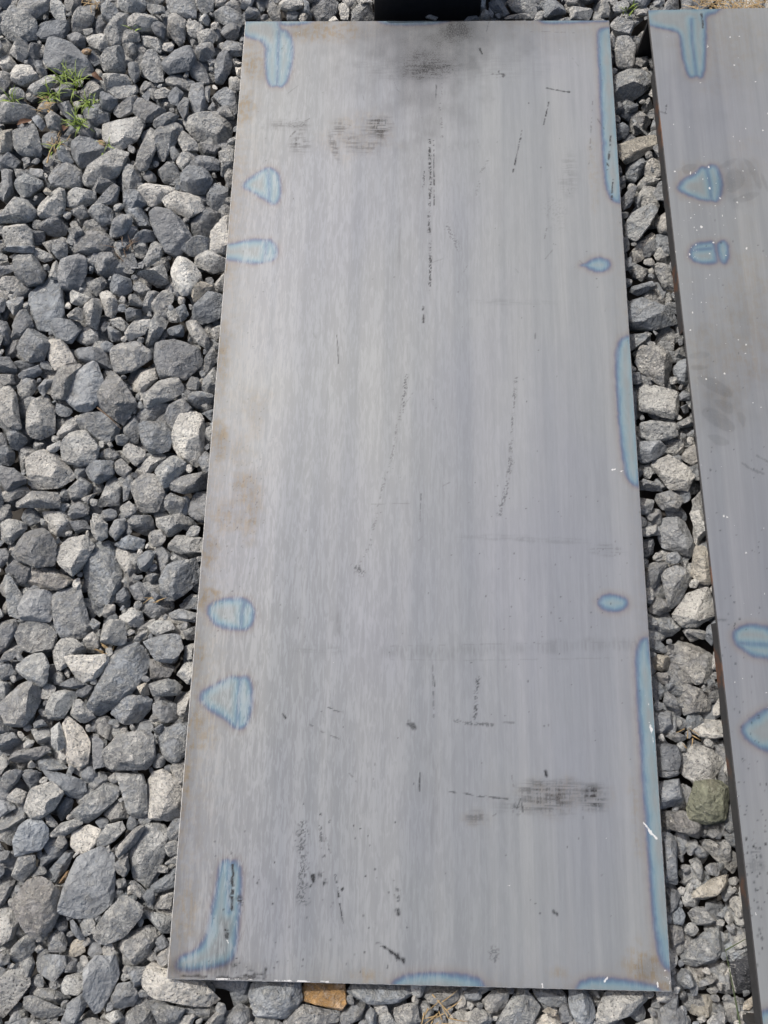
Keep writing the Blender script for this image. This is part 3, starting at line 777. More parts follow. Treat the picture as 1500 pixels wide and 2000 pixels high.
m 1165,500 1265,445 1290,600 1200,560
s 715,470 800,480 820,540 830,850 730,820
n 890,540 980,520 980,580 910,640
e 820,500 880,510 890,600 840,600
n 990,540 1060,515 1150,545 1280,640 1310,830 1200,760 1120,690 1060,600
d 835,640 890,625 910,680 860,690
m 905,670 980,640 1050,700 1040,800 980,830 950,760
m 850,720 900,700 920,740 880,770
e 840,830 940,750 950,800 890,860
t 905,970 950,880 1080,800 1200,765 1190,850 1100,930 970,980
d 740,870 820,880 860,930 830,1020 760,1080
m 890,880 930,840 950,880 920,930
l 1220,950 1250,930 1340,960 1350,1090 1230,1080
m 1150,930 1215,840 1235,920 1180,980
m 900,1060 950,1005 1040,1010 1110,1090 1090,1150 950,1150
m 1030,980 1110,950 1150,1010 1110,1060
e 1110,1080 1180,1000 1215,1060 1140,1100
b 755,1140 850,1140 900,1260 790,1340
m 845,1360 920,1270 1060,1170 1180,1160 1225,1220 1180,1340 1100,1410 950,1440 880,1420|large egg shaped stone with a pale patch in the lower gap|egg shaped gap stone
n 1220,1280 1280,1180 1360,1170 1370,1280 1240,1340
m 1180,1150 1240,1130 1250,1200 1220,1210
k 1215,1370 1300,1340 1370,1340 1390,1560 1370,1640 1270,1650 1230,1560|black glossy stone in the lower gap beside the long green blade|black glossy stone
m 800,1540 870,1460 940,1490 975,1570 900,1620 810,1590
m 980,1560 1050,1510 1130,1530 1060,1590 990,1610
b 930,1470 1040,1440 1010,1520 970,1540
n 1040,1610 1100,1590 1140,1620 1110,1660 1060,1650
p 1120,1575 1160,1565 1180,1610 1150,1635
t 910,1700 960,1650 1080,1660 1090,1790 990,1805 920,1780
m 1090,1730 1140,1710 1190,1760 1150,1810 1095,1800
m 1150,1690 1200,1640 1250,1700 1240,1730 1170,1730
n 240,1780 290,1630 400,1610 570,1610 640,1720 620,1780 420,1885 240,1885|large light stone under the plate's bottom edge near its right corner|large stone under the bottom edge
d 640,1690 680,1680 740,1730 700,1760 640,1740
e 750,1730 800,1640 850,1660 840,1800 780,1770
e 840,1640 900,1620 910,1660 860,1740
n 520,1870 600,1820 740,1770 830,1860 780,1900 560,1900
m 1260,1670 1320,1680 1320,1720 1270,1730
t 1320,1720 1400,1650 1420,1700 1350,1780 1310,1770
m 830,1875 850,1820 910,1800 940,1875
l 970,1830 1020,1810 1060,1840 1000,1870
m 1190,1770 1260,1760 1270,1840 1200,1850
d 830,1420 860,1400 890,1430 860,1470
m 1030,1400 1110,1430 1180,1400 1200,1480 1120,1520
m 1180,1520 1220,1480 1230,1640 1190,1640
R 450 0 3
q 285,20 300,0 430,0 420,40 350,70 300,60
e 465,90 510,20 560,0 620,10 635,70 600,130 500,140
l 635,50 670,20 700,60 690,120 650,125
m 710,70 770,30 830,40 845,130 710,140
n 220,80 240,10 290,60 310,140 240,130
m 70,80 130,50 180,75 150,105 90,110
m 140,30 170,0 220,0 215,60 180,80
m 60,50 90,10 140,0 120,50
e 330,80 350,65 405,90 390,130 335,130
p 575,110 620,98 650,130 580,130
l 750,0 830,0 830,20 770,25
m 650,0 740,0 720,40 680,40
m 430,0 470,10 460,80 435,70
R 650 0 3.75
l 1085,100 1110,80 1160,135 1090,150
d 1140,60 1180,90 1170,130 1140,110
d 960,135 1050,100 1065,150 920,160
"""
# ------------------------------------------------------------------ steel plate in the middle
PLATE_Z = 0.0
TINT_STOPS = [(-11, (.20, .19, .18), 0.0), (-5.5, (.190, .160, .140), .22), (-2.6, (.150, .125, .130), .42), (-.8, (.105, .098, .145), .70), (1.0, (.070, .100, .175), .92),
              (3.6, (.082, .150, .225), 1.0), (6.0, (.122, .210, .262), 1.0), (9.5, (.160, .232, .260), .93), (16, (.178, .208, .216), .78)]
def chaikin(P, n=2):
    P = np.asarray(P, float)
    for _ in range(n):
        Q = np.roll(P, -1, 0); P = np.stack([.75*P+.25*Q, .25*P+.75*Q], 1).reshape(-1, 2)
    return P
TINT_STOPS = [(a, tuple((v+.14*(sum(c)/3-v))*1.08 for v in c), w) for a, c, w in TINT_STOPS]
def tint_colour(d_mm):
    xs = [s[0] for s in TINT_STOPS]
    rgb = [np.interp(d_mm, xs, [s[1][k] for s in TINT_STOPS]) for k in range(3)]
    return np.stack(rgb + [np.interp(d_mm, xs, [s[2] for s in TINT_STOPS])], -1)

def plate_grid(corners, us, vs, z):
    """corners BL BR TR TL (xy); returns grid points (nv,nu,3)"""
    BL, BR, TR, TL = [np.array(c[:2]) for c in corners]
    u = us[None, :, None]; v = vs[:, None, None]
    P = (BL*(1-u)+BR*u)*(1-v)+(TL*(1-u)+TR*u)*v
    return np.concatenate([P, np.full(P.shape[:2]+(1,), z)], -1)

class Surface:
    """accumulates stains, scratches and heat tint on the grid of one plate"""
    def __init__(s, P, z):
        s.P = P; s.z = z; s.x = P[..., 0]; s.y = P[..., 1]
        sh = s.x.shape; s.sd = np.full(sh, -1.0); s.dark = np.zeros(sh); s.white = np.zeros(sh); s.rust = np.zeros(sh); s.grain = np.full(sh, .35)
    def pts(s, px): return U(px, s.z)[:, :2]
    def box(s, q, pad):
        return (s.x > q[:, 0].min()-pad) & (s.x < q[:, 0].max()+pad) & (s.y > q[:, 1].min()-pad) & (s.y < q[:, 1].max()+pad)
    def heat(s, px, seam=None, scale=1.0):
        q = s.pts(chaikin(px)); m = s.box(q, .02); x, y = s.x[m], s.y[m]
        d = sdf(x, y, q) + .0013*(fbm(x*190, y*190, 4)-.5)*2+.010*(fbm(x*55, y*38, 3)-.5)*np.clip(sdf(x, y, q)*90, 0, 1)
        if seam is not None:
            sq = s.pts(seam)
            ds = np.full(x.shape, 1e9)
            for a, b in zip(sq[:-1], sq[1:]): ds = np.minimum(ds, segdist(x, y, a, b)[0])
            d = np.minimum(d, np.maximum(.0018+.0030*fbm(x*60, y*60, 2), ds*1.1+.0022)) if True else d
        s.sd[m] = np.maximum(s.sd[m], d*scale)
    def line(s, px, w, amt, dash=0.0, speck=0.0, chan='dark', freq=260):
        q = s.pts(px); w = w/1000.0; m = s.box(q, w*4+.002); x, y = s.x[m], s.y[m]
        d = np.full(x.shape, 1e9)
        for a, b in zip(q[:-1], q[1:]): d = np.minimum(d, segdist(x, y, a, b)[0])
        w = max(w*.72, .0009); wob = (fbm(x*300+3, y*120)-.5)*w*1.6
        v = 1-sstep(w*.3, w*1.15, d+wob)
        if dash: v = v*sstep(dash-.06, dash+.06, fbm(x*freq*.35+9, y*freq+4, 2))
        if speck: v = v*sstep(speck-.08, speck+.05, vnoise(x*700+5, y*700+8))
        c = getattr(s, chan); c[m] = np.maximum(c[m], v*amt*.88)
    def smudge(s, cx, cy, rx, ry, amt, kind='soft', chan='dark', rot=0):
        q = s.pts([(cx-rx*1.3, cy-ry*1.3), (cx+rx*1.3, cy+ry*1.3)]); m = s.box(q, .002); x, y = s.x[m], s.y[m]
        c = s.pts([(cx, cy), (cx+rx, cy), (cx, cy+ry)]); R1 = np.linalg.norm(c[1]-c[0]); R2 = np.linalg.norm(c[2]-c[0])
        dx, dy = x-c[0, 0], y-c[0, 1]; ca, sa = math.cos(rot), math.sin(rot)
        r = np.hypot((dx*ca+dy*sa)/R1, (-dx*sa+dy*ca)/R2) + (fbm(x*45+cx, y*45, 3)-.5)*.9
        v = 1-sstep(.25, 1.0, r)
        if kind == 'hatch': v = v*(.22+.78*sstep(.44, .60, .65*vnoise(x*60, y*720+cx)+.35*vnoise(x*650+cx, y*90)))
        if kind == 'vhatch': v = v*(.25+.75*sstep(.40, .66, vnoise(x*760, y*55+cx)))
        if kind == 'speck': v = v*sstep(.60, .78, vnoise(x*520+cx, y*620))
        if kind == 'soft': v = v*(.7+.3*fbm(x*120, y*70))
        t = getattr(s, chan); t[m] = 1-(1-t[m])*(1-v*amt)
    def patch(s, px, amt, soft=1.6):
        q = s.pts(chaikin(px)); m = s.box(q, .01); x, y = s.x[m], s.y[m]
        v = sstep(-soft/1000, soft/1000, sdf(x, y, q)+.003*(fbm(x*90, y*90)-.5))*(.6+.8*(fbm(x*60, y*60)-.1))
        s.dark[m] = 1-(1-s.dark[m])*(1-np.clip(v*amt, 0, 1))
    def dots(s, n, box, size, amt, chan='dark', seed=1):
        r = np.random.default_rng(seed)
        for k in range(n):
            c = s.pts([(r.uniform(box[0], box[2]), r.uniform(box[1], box[3]))])[0]
            w = r.uniform(*size)/1000; st = r.uniform(.7, 1.6)
            m = (abs(s.x-c[0]) < w*2.5) & (abs(s.y-c[1]) < w*3)
            if not m.any(): continue
            d = np.hypot(s.x[m]-c[0], (s.y[m]-c[1])/st)
            t = getattr(s, chan); t[m] = np.maximum(t[m], (1-sstep(w*.5, w*1.1, d))*amt*r.uniform(.5, 1))
    def attributes(s, extra):
        t = tint_colour(s.sd*1000).reshape(-1, 4)
        mk = np.stack([np.clip(c, 0, 1) for c in (s.dark, s.white, s.rust, s.grain)], -1).reshape(-1, 4)
        e4 = np.tile([[0.3, .3, .3, 0]], (extra, 1)); m4 = np.zeros((extra, 4))
        return np.vstack([t, e4]), np.vstack([mk, m4])

def slab(name, P, thick, mat_top, mat_edge, surf, edge_lip=.0010):
    """closed plate: finely gridded top, a worn lip, cut edges and a bottom"""
    nv, nu = P.shape[:2]; V = P.reshape(-1, 3)
    i = np.arange(nv*nu).reshape(nv, nu)
    Q = np.stack([i[:-1, :-1], i[:-1, 1:], i[1:, 1:], i[1:, :-1]], -1).reshape(-1, 4)
    loop = np.concatenate([i[0, :], i[1:, -1], i[-1, -2::-1], i[-2:0:-1, 0]])
    n = len(loop); L = V[loop]; c = V.mean(0)
    out = np.zeros((n, 3))
    for k, idx in enumerate(loop):
        r, q = divmod(idx, nu)
        out[k, 0] = (q == nu-1)*1.0-(q == 0)*1.0; out[k, 1] = (r == nv-1)*1.0-(r == 0)*1.0
    jag = (fbm(L[:, 0]*420, L[:, 1]*420)-.5)[:, None]*.0005
    ring1 = L+out*(edge_lip+jag)+np.array([0, 0, -edge_lip]); ring2 = ring1+np.array([0, 0, -thick+edge_lip])
    b1 = len(V); b2 = b1+n; V2 = np.vstack([V, ring1, ring2])
    k = np.arange(n); k2 = (k+1) % n
    S1 = np.stack([b1+k, b1+k2, loop[k2], loop[k]], -1); S2 = np.stack([b2+k, b2+k2, b1+k2, b1+k], -1)
    F = np.vstack([Q, S1, S2])
    cs = [V2[b2+j] for j in (0, nu-1, nu-1+nv-1, nu-1+nv-1+nu-1)]
    base = len(V2); V2 = np.vstack([V2, np.array(cs)])
    F = np.vstack([F, [[base, base+3, base+2, base+1]]])
    me = make_mesh(name, V2, F, False)
    t, mk = surf.attributes(len(V2)-len(V))
    attr(me, 'heat_tint', t); attr(me, 'marks', mk)
    me.materials.append(mat_top); me.materials.append(mat_edge)
    mi = np.zeros(len(F), np.int32); mi[len(Q):] = 1; me.polygons.foreach_set('material_index', mi)
    return me

PC = U([(327, 1911), (1311, 1936), (1189, 40), (480, 42)], PLATE_Z)
NU, NV = 460, 1090
Pm = plate_grid(PC, np.linspace(0, 1, NU), np.linspace(0, 1, NV), PLATE_Z)
S = Surface(Pm, PLATE_Z)
uu = np.linspace(0, 1, NU)[None, :]; vv = np.linspace(0, 1, NV)[:, None]
S.grain[:] = .16+.74*np.clip(1.15-1.5*uu+.25*(fbm(S.x*9, S.y*4)-.5), 0, 1)*(.55+.45*sstep(1.0, .72, vv+0*uu))
HEAT = [
 ([(470, 36), (545, 36), (547, 52), (552, 58), (562, 58), (572, 75), (575, 100), (570, 135), (560, 165), (548, 172), (540, 168), (530, 172), (520, 160), (517, 120), (518, 92), (510, 80), (470, 71)], [(545, 60), (543, 110), (541, 172)]),
 ([(545, 34), (620, 34), (610, 45), (580, 50), (545, 50)], None),
 ([(735, 32), (740, 46), (770, 50), (805, 50), (850, 48), (880, 42), (885, 32)], None),
 ([(1045, 32), (1052, 43), (1070, 47), (1110, 46), (1160, 43), (1200, 42), (1200, 32)], None),
 ([(1165, 66), (1170, 56), (1185, 52), (1200, 55), (1220, 398), (1200, 397), (1186, 380), (1179, 340), (1174, 250), (1170, 150)], None),
 ([(470, 360), (500, 338), (522, 325), (540, 332), (548, 345), (550, 385), (540, 402), (525, 398), (500, 380), (478, 370)], [(523, 322), (526, 365), (524, 402)]),
 ([(425, 478), (460, 474), (490, 466), (520, 467), (532, 468), (543, 482), (542, 502), (530, 512), (518, 512), (500, 517), (465, 511), (425, 506)], [(522, 465), (519, 490), (516, 515)]),
 ([(1131, 518), (1145, 514), (1155, 505), (1172, 502), (1190, 508), (1193, 518), (1188, 528), (1170, 533), (1152, 528), (1143, 521)], None),
 ([(1240, 653), (1220, 656), (1210, 664), (1202, 685), (1201, 720), (1205, 780), (1210, 850), (1217, 910), (1225, 938), (1240, 950), (1256, 952)], None),
 ([(402, 1190), (415, 1175), (445, 1167), (475, 1166), (495, 1180), (500, 1205), (490, 1228), (470, 1232), (430, 1228), (410, 1212)], [(480, 1166), (472, 1200), (470, 1232)]),
 ([(388, 1360), (400, 1345), (440, 1325), (455, 1318), (470, 1323), (480, 1318), (492, 1330), (495, 1370), (488, 1410), (475, 1425), (455, 1423), (440, 1405), (410, 1390), (393, 1375)], [(470, 1320), (466, 1370), (463, 1426)]),
 ([(1165, 1177), (1175, 1163), (1195, 1159), (1220, 1165), (1229, 1178), (1222, 1190), (1200, 1196), (1178, 1192)], None),
 ([(1275, 1243), (1254, 1246), (1245, 1258), (1240, 1280), (1243, 1350), (1250, 1450), (1255, 1540), (1262, 1620), (1270, 1740), (1278, 1830), (1287, 1872), (1303, 1898), (1330, 1895)], None),
 ([(428, 1690), (434, 1680), (445, 1677), (451, 1682), (462, 1678), (470, 1688), (473, 1720), (469, 1790), (463, 1850), (455, 1880), (420, 1892), (340, 1900), (347, 1868), (385, 1855), (400, 1830), (412, 1780), (421, 1730)], [(449, 1678), (446, 1730), (447, 1780)]),
 ([(758, 1945), (765, 1918), (785, 1906), (820, 1900), (870, 1899), (925, 1905), (945, 1916), (955, 1945)], None),
 ([(1118, 1950), (1125, 1924), (1140, 1913), (1165, 1908), (1210, 1912), (1250, 1918), (1290, 1926), (1290, 1950)], None)]
for px, seam in HEAT: S.heat(px, seam)
# ochre and brown staining along the edges
for a in [(440, 525, 22, 20, .8), (500, 800, 40, 70, .32), (430, 860, 24, 60, .6), (490, 970, 45, 95, .75), (412, 1080, 22, 45, .95), (410, 1175, 26, 28, .9), (388, 1280, 16, 26, 1.0),
          (362, 1530, 14, 75, .9), (478, 210, 30, 40, .6), (500, 120, 30, 60, .55), (640, 62, 120, 28, .7), (1270, 1890, 55, 70, .9), (1295, 1925, 30, 14, 1.0), (1245, 1600, 20, 120, .35),
          (395, 1420, 40, 70, .45), (365, 1780, 30, 80, .4), (715, 1905, 40, 22, .6), (1090, 1900, 30, 25, .5), (436, 690, 20, 100, .4), (1160, 330, 14, 120, .3), (440, 1010, 40, 60, .5), (470, 880, 30, 50, .3)]:
    S.smudge(*a, chan='rust')
S.smudge(1262, 1895, 38, 45, .42); S.smudge(560, 60, 90, 18, .16); S.smudge(500, 150, 22, 70, .10)
dl = uu*.60; dr = (1-uu)*.60; dt = (1-vv)*1.42; db = vv*1.42
nz_ = .35+1.1*fbm(S.x*14, S.y*9, 3)
S.rust = np.clip(S.rust*1.25+nz_*(.62*np.exp(-dl/.028)+.30*np.exp(-dr/.016)+.42*np.exp(-dt/.030)+.28*np.exp(-db/.016)), 0, 1)
S.dark = 1-(1-S.dark)*(1-np.clip(nz_*(.14*np.exp(-dl/.012)+.16*np.exp(-dt/.035)+.10*np.exp(-dr/.012)+.12*np.exp(-db/.014)), 0, 1))
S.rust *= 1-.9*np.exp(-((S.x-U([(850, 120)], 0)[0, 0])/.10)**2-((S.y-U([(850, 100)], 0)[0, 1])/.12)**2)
# scuffs, and soft dark patches near the far edge
for a in [(700, 265, 100, 60, .4), (1090, 1555, 130, 50, .35), (930, 1594, 40, 24, .3), (1262, 1895, 50, 50, .8)]: S.smudge(*a, chan='rust')
S.smudge(800, 108, 90, 42, .26); S.smudge(860, 122, 105, 44, .24); S.smudge(850, 85, 250, 120, .26); S.smudge(850, 130, 140, 190, .24); S.smudge(880, 55, 150, 40, .22); S.smudge(820, 140, 80, 24, .24); S.smudge(885, 62, 60, 55, .34); S.smudge(760, 60, 120, 40, .16); S.smudge(1000, 70, 240, 50, .13); S.smudge(820, 190, 90, 120, .13); S.smudge(700, 160, 110, 50, .10); S.smudge(835, 135, 80, 34, .36, 'hatch'); S.smudge(890, 60, 42, 40, .26); S.smudge(760, 135, 95, 28, .20, 'hatch'); S.smudge(940, 130, 190, 40, .12, 'hatch')  # overlapping soft dark patches on the plate in front of the black block
S.smudge(860, 140, 60, 24, .45, 'speck'); S.smudge(820, 250, 50, 230, .13)  # dark flecks, then a long faint dark band down the plate
S.smudge(665, 252, 30, 26, .6, 'hatch', rot=-.6); S.smudge(652, 285, 9, 38, .6, 'hatch', rot=.3); S.smudge(690, 278, 26, 28, .55, 'hatch'); S.smudge(742, 252, 40, 36, .78, 'hatch'); S.smudge(722, 290, 40, 18, .5, 'hatch')
S.smudge(560, 245, 60, 18, .5, 'hatch'); S.smudge(582, 245, 24, 16, .6, 'speck'); S.smudge(588, 272, 30, 36, .5, 'hatch'); S.smudge(578, 280, 6, 24, .7, 'speck')
S.smudge(1065, 1553, 75, 40, .6, 'hatch'); S.smudge(1160, 1556, 36, 38, .75, 'hatch'); S.smudge(1120, 1545, 100, 28, .4, 'hatch'); S.smudge(930, 1594, 30, 18, .5, 'hatch'); S.smudge(1040, 1575, 140, 30, .25, 'hatch'); S.smudge(1010, 1580, 22, 22, .5, 'speck')
for k in range(7): S.smudge(780+k*75, 1276-k*3.2, 52, 19, .20, 'vhatch')
S.line([(748, 1287), (900, 1290), (1100, 1287), (1240, 1284)], 1.0, .16, .42); S.line([(760, 1262), (1000, 1257), (1240, 1254)], 1.2, .24, .46)
S.smudge(1190, 1075, 60, 16, .30, 'hatch'); S.smudge(1080, 1056, 120, 10, .18, 'hatch'); S.smudge(960, 1050, 90, 8, .15, 'hatch'); S.smudge(1000, 590, 130, 8, .14, 'hatch')
S.smudge(780, 470, 7, 80, .26); S.smudge(620, 1270, 60, 12, .18, 'hatch'); S.smudge(660, 1220, 12, 40, .24, 'vhatch')
S.smudge(440, 1840, 30, 75, .34, 'vhatch'); S.smudge(430, 1893, 100, 20, .42, 'vhatch'); S.smudge(345, 1890, 30, 22, .4); S.smudge(845, 1560, 20, 130, .15, 'vhatch'); S.smudge(1110, 330, 24, 60, .24, 'hatch'); S.smudge(1085, 410, 30, 50, .2, 'speck')
# scratches
for a in [([(838, 272), (841, 350), (838, 420), (841, 500), (839, 565)], 3.6, 1.0, .36, .40), ([(847, 275), (848, 400)], 1.6, .9, .42), ([(829, 335), (826, 372)], 3.2, .9, .3, .5), ([(863, 165), (860, 200), (864, 280)], 3.2, .7, .55, .45),
          ([(852, 165), (852, 195)], 1.3, .9), ([(826, 600), (827, 630)], 2.6, .9, .38), ([(1019, 255), (1012, 290), (1002, 336)], 2.2, .95, .40), ([(1072, 200), (1067, 222), (1062, 243)], 1.9, .95, .35), ([(1068, 172), (1085, 176), (1112, 180)], 2.4, .95, .35),
          ([(1158, 190), (1154, 260), (1150, 330)], 1.6, .5, .55), ([(793, 735), (788, 770), (785, 803)], 5.2, .75, 0, .56), ([(783, 805), (768, 880), (745, 960), (724, 1060), (697, 1115)], 3.6, .50, .42, .58),
          ([(1008, 738), (1003, 800), (995, 905)], 3.6, .65, .35, .55), ([(997, 900), (988, 955), (975, 1005)], 5.0, .65, .25, .55), ([(822, 965), (820, 1020)], 1.3, .6, .4), ([(935, 1325), (929, 1365), (927, 1402)], 4.4, .85, .2, .48),
          ([(883, 1405), (905, 1412), (960, 1416)], 3.4, .7, .25, .45), ([(640, 1381), (655, 1388), (680, 1394)], 1.6, .85, .3), ([(598, 1411), (630, 1430), (662, 1443)], 1.2, .7, .4), ([(878, 1546), (905, 1549), (940, 1556), (1000, 1561)], 1.8, .85, .48),
          ([(655, 1710), (662, 1750)], 2.4, .8, .35, .4), ([(661, 1745), (666, 1780), (670, 1803)], 2.2, 1.0, .3), ([(625, 1590), (628, 1640), (633, 1672)], 4.0, .9, .5, .5), ([(590, 1610), (592, 1660), (591, 1760)], 11.0, .75, 0, .62),
          ([(738, 1843), (752, 1850), (768, 1862), (786, 1876)], 3.6, .95, .25), ([(776, 1868), (788, 1876)], 6.0, .9, .2), ([(658, 655), (660, 680), (661, 710)], 1.1, .95), ([(848, 1320), (849, 1340)], 1.4, .9), ([(820, 1510), (820, 1545)], 2.0, .9, .35),
          ([(843, 1245), (845, 1300), (847, 1400)], 1.6, .55, .45), ([(454, 1690), (456, 1710)], 2.6, 1.0, .2), ([(454, 1715), (452, 1775)], 4.4, .95, .36), ([(466, 1755), (474, 1762)], 6.0, .9, .3), ([(441, 1818), (443, 1832)], 6.0, .9, .35),
          ([(330, 1905), (420, 1910), (520, 1914)], 4.6, .85, .40), ([(462, 1890), (480, 1905), (520, 1910)], 9.0, .85, .50), ([(520, 1893), (516, 1912)], 4.4, .9, .3), ([(611, 1712), (612, 1722)], 4.6, 1.0), ([(608, 1728), (606, 1732)], 3.0, 1.0), ([(628, 1708), (634, 1722)], 7.0, .9, .45),
          ([(671, 1735), (668, 1738)], 2.6, 1.0), ([(552, 1394), (557, 1402)], 2.6, 1.0), ([(937, 95), (942, 105)], 3.4, .95, .3), ([(962, 148), (985, 146)], 6.0, .7, .45), ([(975, 140), (984, 148)], 5.0, .85, .4), ([(950, 62), (955, 42)], 1.6, .8), ([(1035, 62), (1070, 62), (1122, 64)], 1.3, .6, .35),
          ([(767, 150), (775, 175), (790, 185), (825, 190)], 1.0, .45), ([(1193, 265), (1190, 300), (1186, 330)], 3.2, .95, .42), ([(1197, 352), (1194, 390)], 3.0, .9, .42), ([(565, 270), (590, 240), (604, 232)], 2.2, .7, .35), ([(1068, 440), (1064, 465), (1085, 478)], 2.4, .55, .45, .4),
          ([(872, 440), (888, 470), (895, 485)], 7.0, .65, .3, .6), ([(930, 380), (940, 335), (955, 310)], 4.0, .45, .4, .5), ([(980, 1410), (1004, 1412)], 2.0, .5, .4), ([(1010, 1578), (1017, 1560), (1022, 1585)], 1.4, .85), ([(800, 1412), (808, 1420)], 6.0, .8, .4), ([(694, 1108), (705, 1120)], 8.0, .8, .35, .5),
          ([(725, 985), (800, 983)], 1.2, .3, .4), ([(1066, 1506), (1068, 1515)], 3.4, .9), ([(963, 1860), (965, 1875)], 9.0, .6, .3, .55), ([(1082, 1780), (1088, 1786)], 3.2, .9, .3), ([(775, 1735), (777, 1760)], 4.0, .7, .35, .4), ([(776, 1778), (777, 1784)], 5.0, .9, .3)]:
    S.line(*a)
rsc = np.random.default_rng(5)
for k in range(34):                       # fine random handling scratches
    x0, y0 = rsc.uniform(420, 1220), rsc.uniform(80, 1850); a = rsc.normal(0, .5)+(math.pi/2 if rsc.random() < .72 else 0); Lg = rsc.uniform(8, 34)
    S.line([(x0, y0), (x0+Lg*math.cos(a), y0+Lg*math.sin(a))], rsc.uniform(.7, 1.4), rsc.uniform(.25, .6), .45)
S.dots(120, (360, 560, 520, 1250), (.5, 1.1), .8, seed=2); S.dots(60, (420, 850, 520, 1080), (.5, 1.2), .75, seed=8); S.dots(150, (400, 60, 1280, 1880), (.5, 1.3), .85, seed=3); S.dots(60, (380, 1600, 800, 1900), (.6, 1.5), .9, seed=4); S.dots(60, (950, 900, 1240, 1450), (.5, 1.2), .8, seed=9)
# white scratches and chips
for a in [([(1257, 1607), (1266, 1618), (1276, 1632)], 2.2, .95, .0), ([(1268, 1622), (1281, 1637)], 3.4, .95, .2), ([(1260, 1388-30), (1268, 1378), (1278, 1398)], 1.6, .75, .42), ([(1195, 918), (1204, 916)], 2.2, .9, .3), ([(1212, 921), (1217, 919)], 2.2, .8), ([(1292, 1664), (1294, 1667)], 2.0, .8), ([(1181, 1916), (1186, 1911)], 3.0, .95),
          ([(1058, 1922), (1060, 1930)], 2.4, .9), ([(1060, 1665), (1078, 1660)], 6.0, .5, .5, .5), ([(987, 1727), (1005, 1740)], 5.0, .85, .58, .4), ([(1284, 1920), (1285, 1928)], 2.0, .9), ([(1300, 1895), (1306, 1925)], 5.0, .7, .48, .4), ([(1215, 1887), (1300, 1888)], 1.2, .45, .35),
          ([(340, 1909), (430, 1912), (560, 1916), (640, 1918)], 2.2, .85, .42), ([(1262, 1385), (1275, 1440), (1282, 1500)], 1.5, .8, .48), ([(1270, 1420), (1272, 1426)], 4.0, .8, .3), ([(579, 67), (585, 63)], 2.0, .6), ([(443, 1836), (446, 1842)], 2.2, .9)]:
    S.line(*a, chan='white') if len(a) < 5 else S.line(a[0], a[1], a[2], a[3], a[4], chan='white')
S.dots(45, (460, 60, 1290, 1900), (.4, 1.0), .8, 'white', 12)
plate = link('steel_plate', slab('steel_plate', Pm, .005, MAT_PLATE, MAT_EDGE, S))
tag(plate, 'long grey mill-scale steel plate with blue heat marks lying on the gravel', 'steel plate')

# ------------------------------------------------------------------ right-hand panel, cut by the frame
PANEL_Z = 0.040
e0 = U([(1494, 2030)], PANEL_Z)[0]; e1 = U([(1266, 20)], PANEL_Z)[0]
ax = (e1-e0)/np.linalg.norm(e1-e0); px_ = np.array([ax[1], -ax[0], 0]); WID = .60
QC = [e0, e0+px_*WID, e1+px_*WID, e1]
us = np.concatenate([np.linspace(0, .36, 150), np.linspace(.36, 1, 24)[1:]])
Pp = plate_grid(QC, us, np.linspace(0, 1, 900), PANEL_Z)
T = Surface(Pp, PANEL_Z); T.grain[:] = .10
for px, seam in [
 ([(1255, 12), (1412, 10), (1400, 27), (1378, 31), (1380, 55), (1380, 100), (1377, 145), (1368, 156), (1361, 148), (1353, 153), (1343, 150), (1333, 120), (1328, 80), (1325, 63), (1300, 58), (1255, 48)], [(1350, 38), (1352, 80), (1361, 155)]),
 ([(1321, 365), (1335, 348), (1355, 340), (1370, 323), (1378, 328), (1390, 319), (1402, 325), (1411, 345), (1413, 365), (1408, 385), (1400, 397), (1390, 392), (1380, 394), (1350, 385), (1328, 375)], [(1379, 322), (1387, 360), (1389, 396)]),
 ([(1345, 495), (1352, 478), (1370, 473), (1392, 470), (1397, 480), (1402, 505), (1400, 514), (1380, 517), (1358, 513), (1348, 505)], [(1345, 490), (1370, 487), (1396, 485)]),
 ([(1397, 480), (1408, 469), (1420, 470), (1425, 490), (1423, 510), (1414, 517), (1406, 510)], None),
 ([(1428, 1240), (1440, 1225), (1465, 1218), (1500, 1222), (1540, 1240), (1540, 1290), (1500, 1288), (1470, 1283), (1450, 1270), (1435, 1258)], [(1430, 1255), (1470, 1258), (1540, 1262)]),
 ([(1447, 1420), (1465, 1402), (1500, 1380), (1530, 1378), (1540, 1480), (1500, 1470), (1470, 1455), (1452, 1440)], None),
 ([(1470, 1968), (1580, 1966), (1580, 2060), (1470, 2060)], None)]: T.heat(px, seam)
for a in [(1400, 700, 110, 160, .35), (1420, 90, 130, 120, .28), (1470, 600, 60, 200, .35), (1350, 360, 60, 60, .35), (1460, 330, 60, 90, .2)]: T.smudge(*a, chan='rust')
for a in [(1400, 120, 150, 170, .10), (1430, 720, 110, 130, .14), (1410, 790, 55, 70, .16), (1440, 350, 55, 60, .15), (1480, 640, 60, 120, .13), (1395, 370, 60, 40, .10)]: T.smudge(*a)
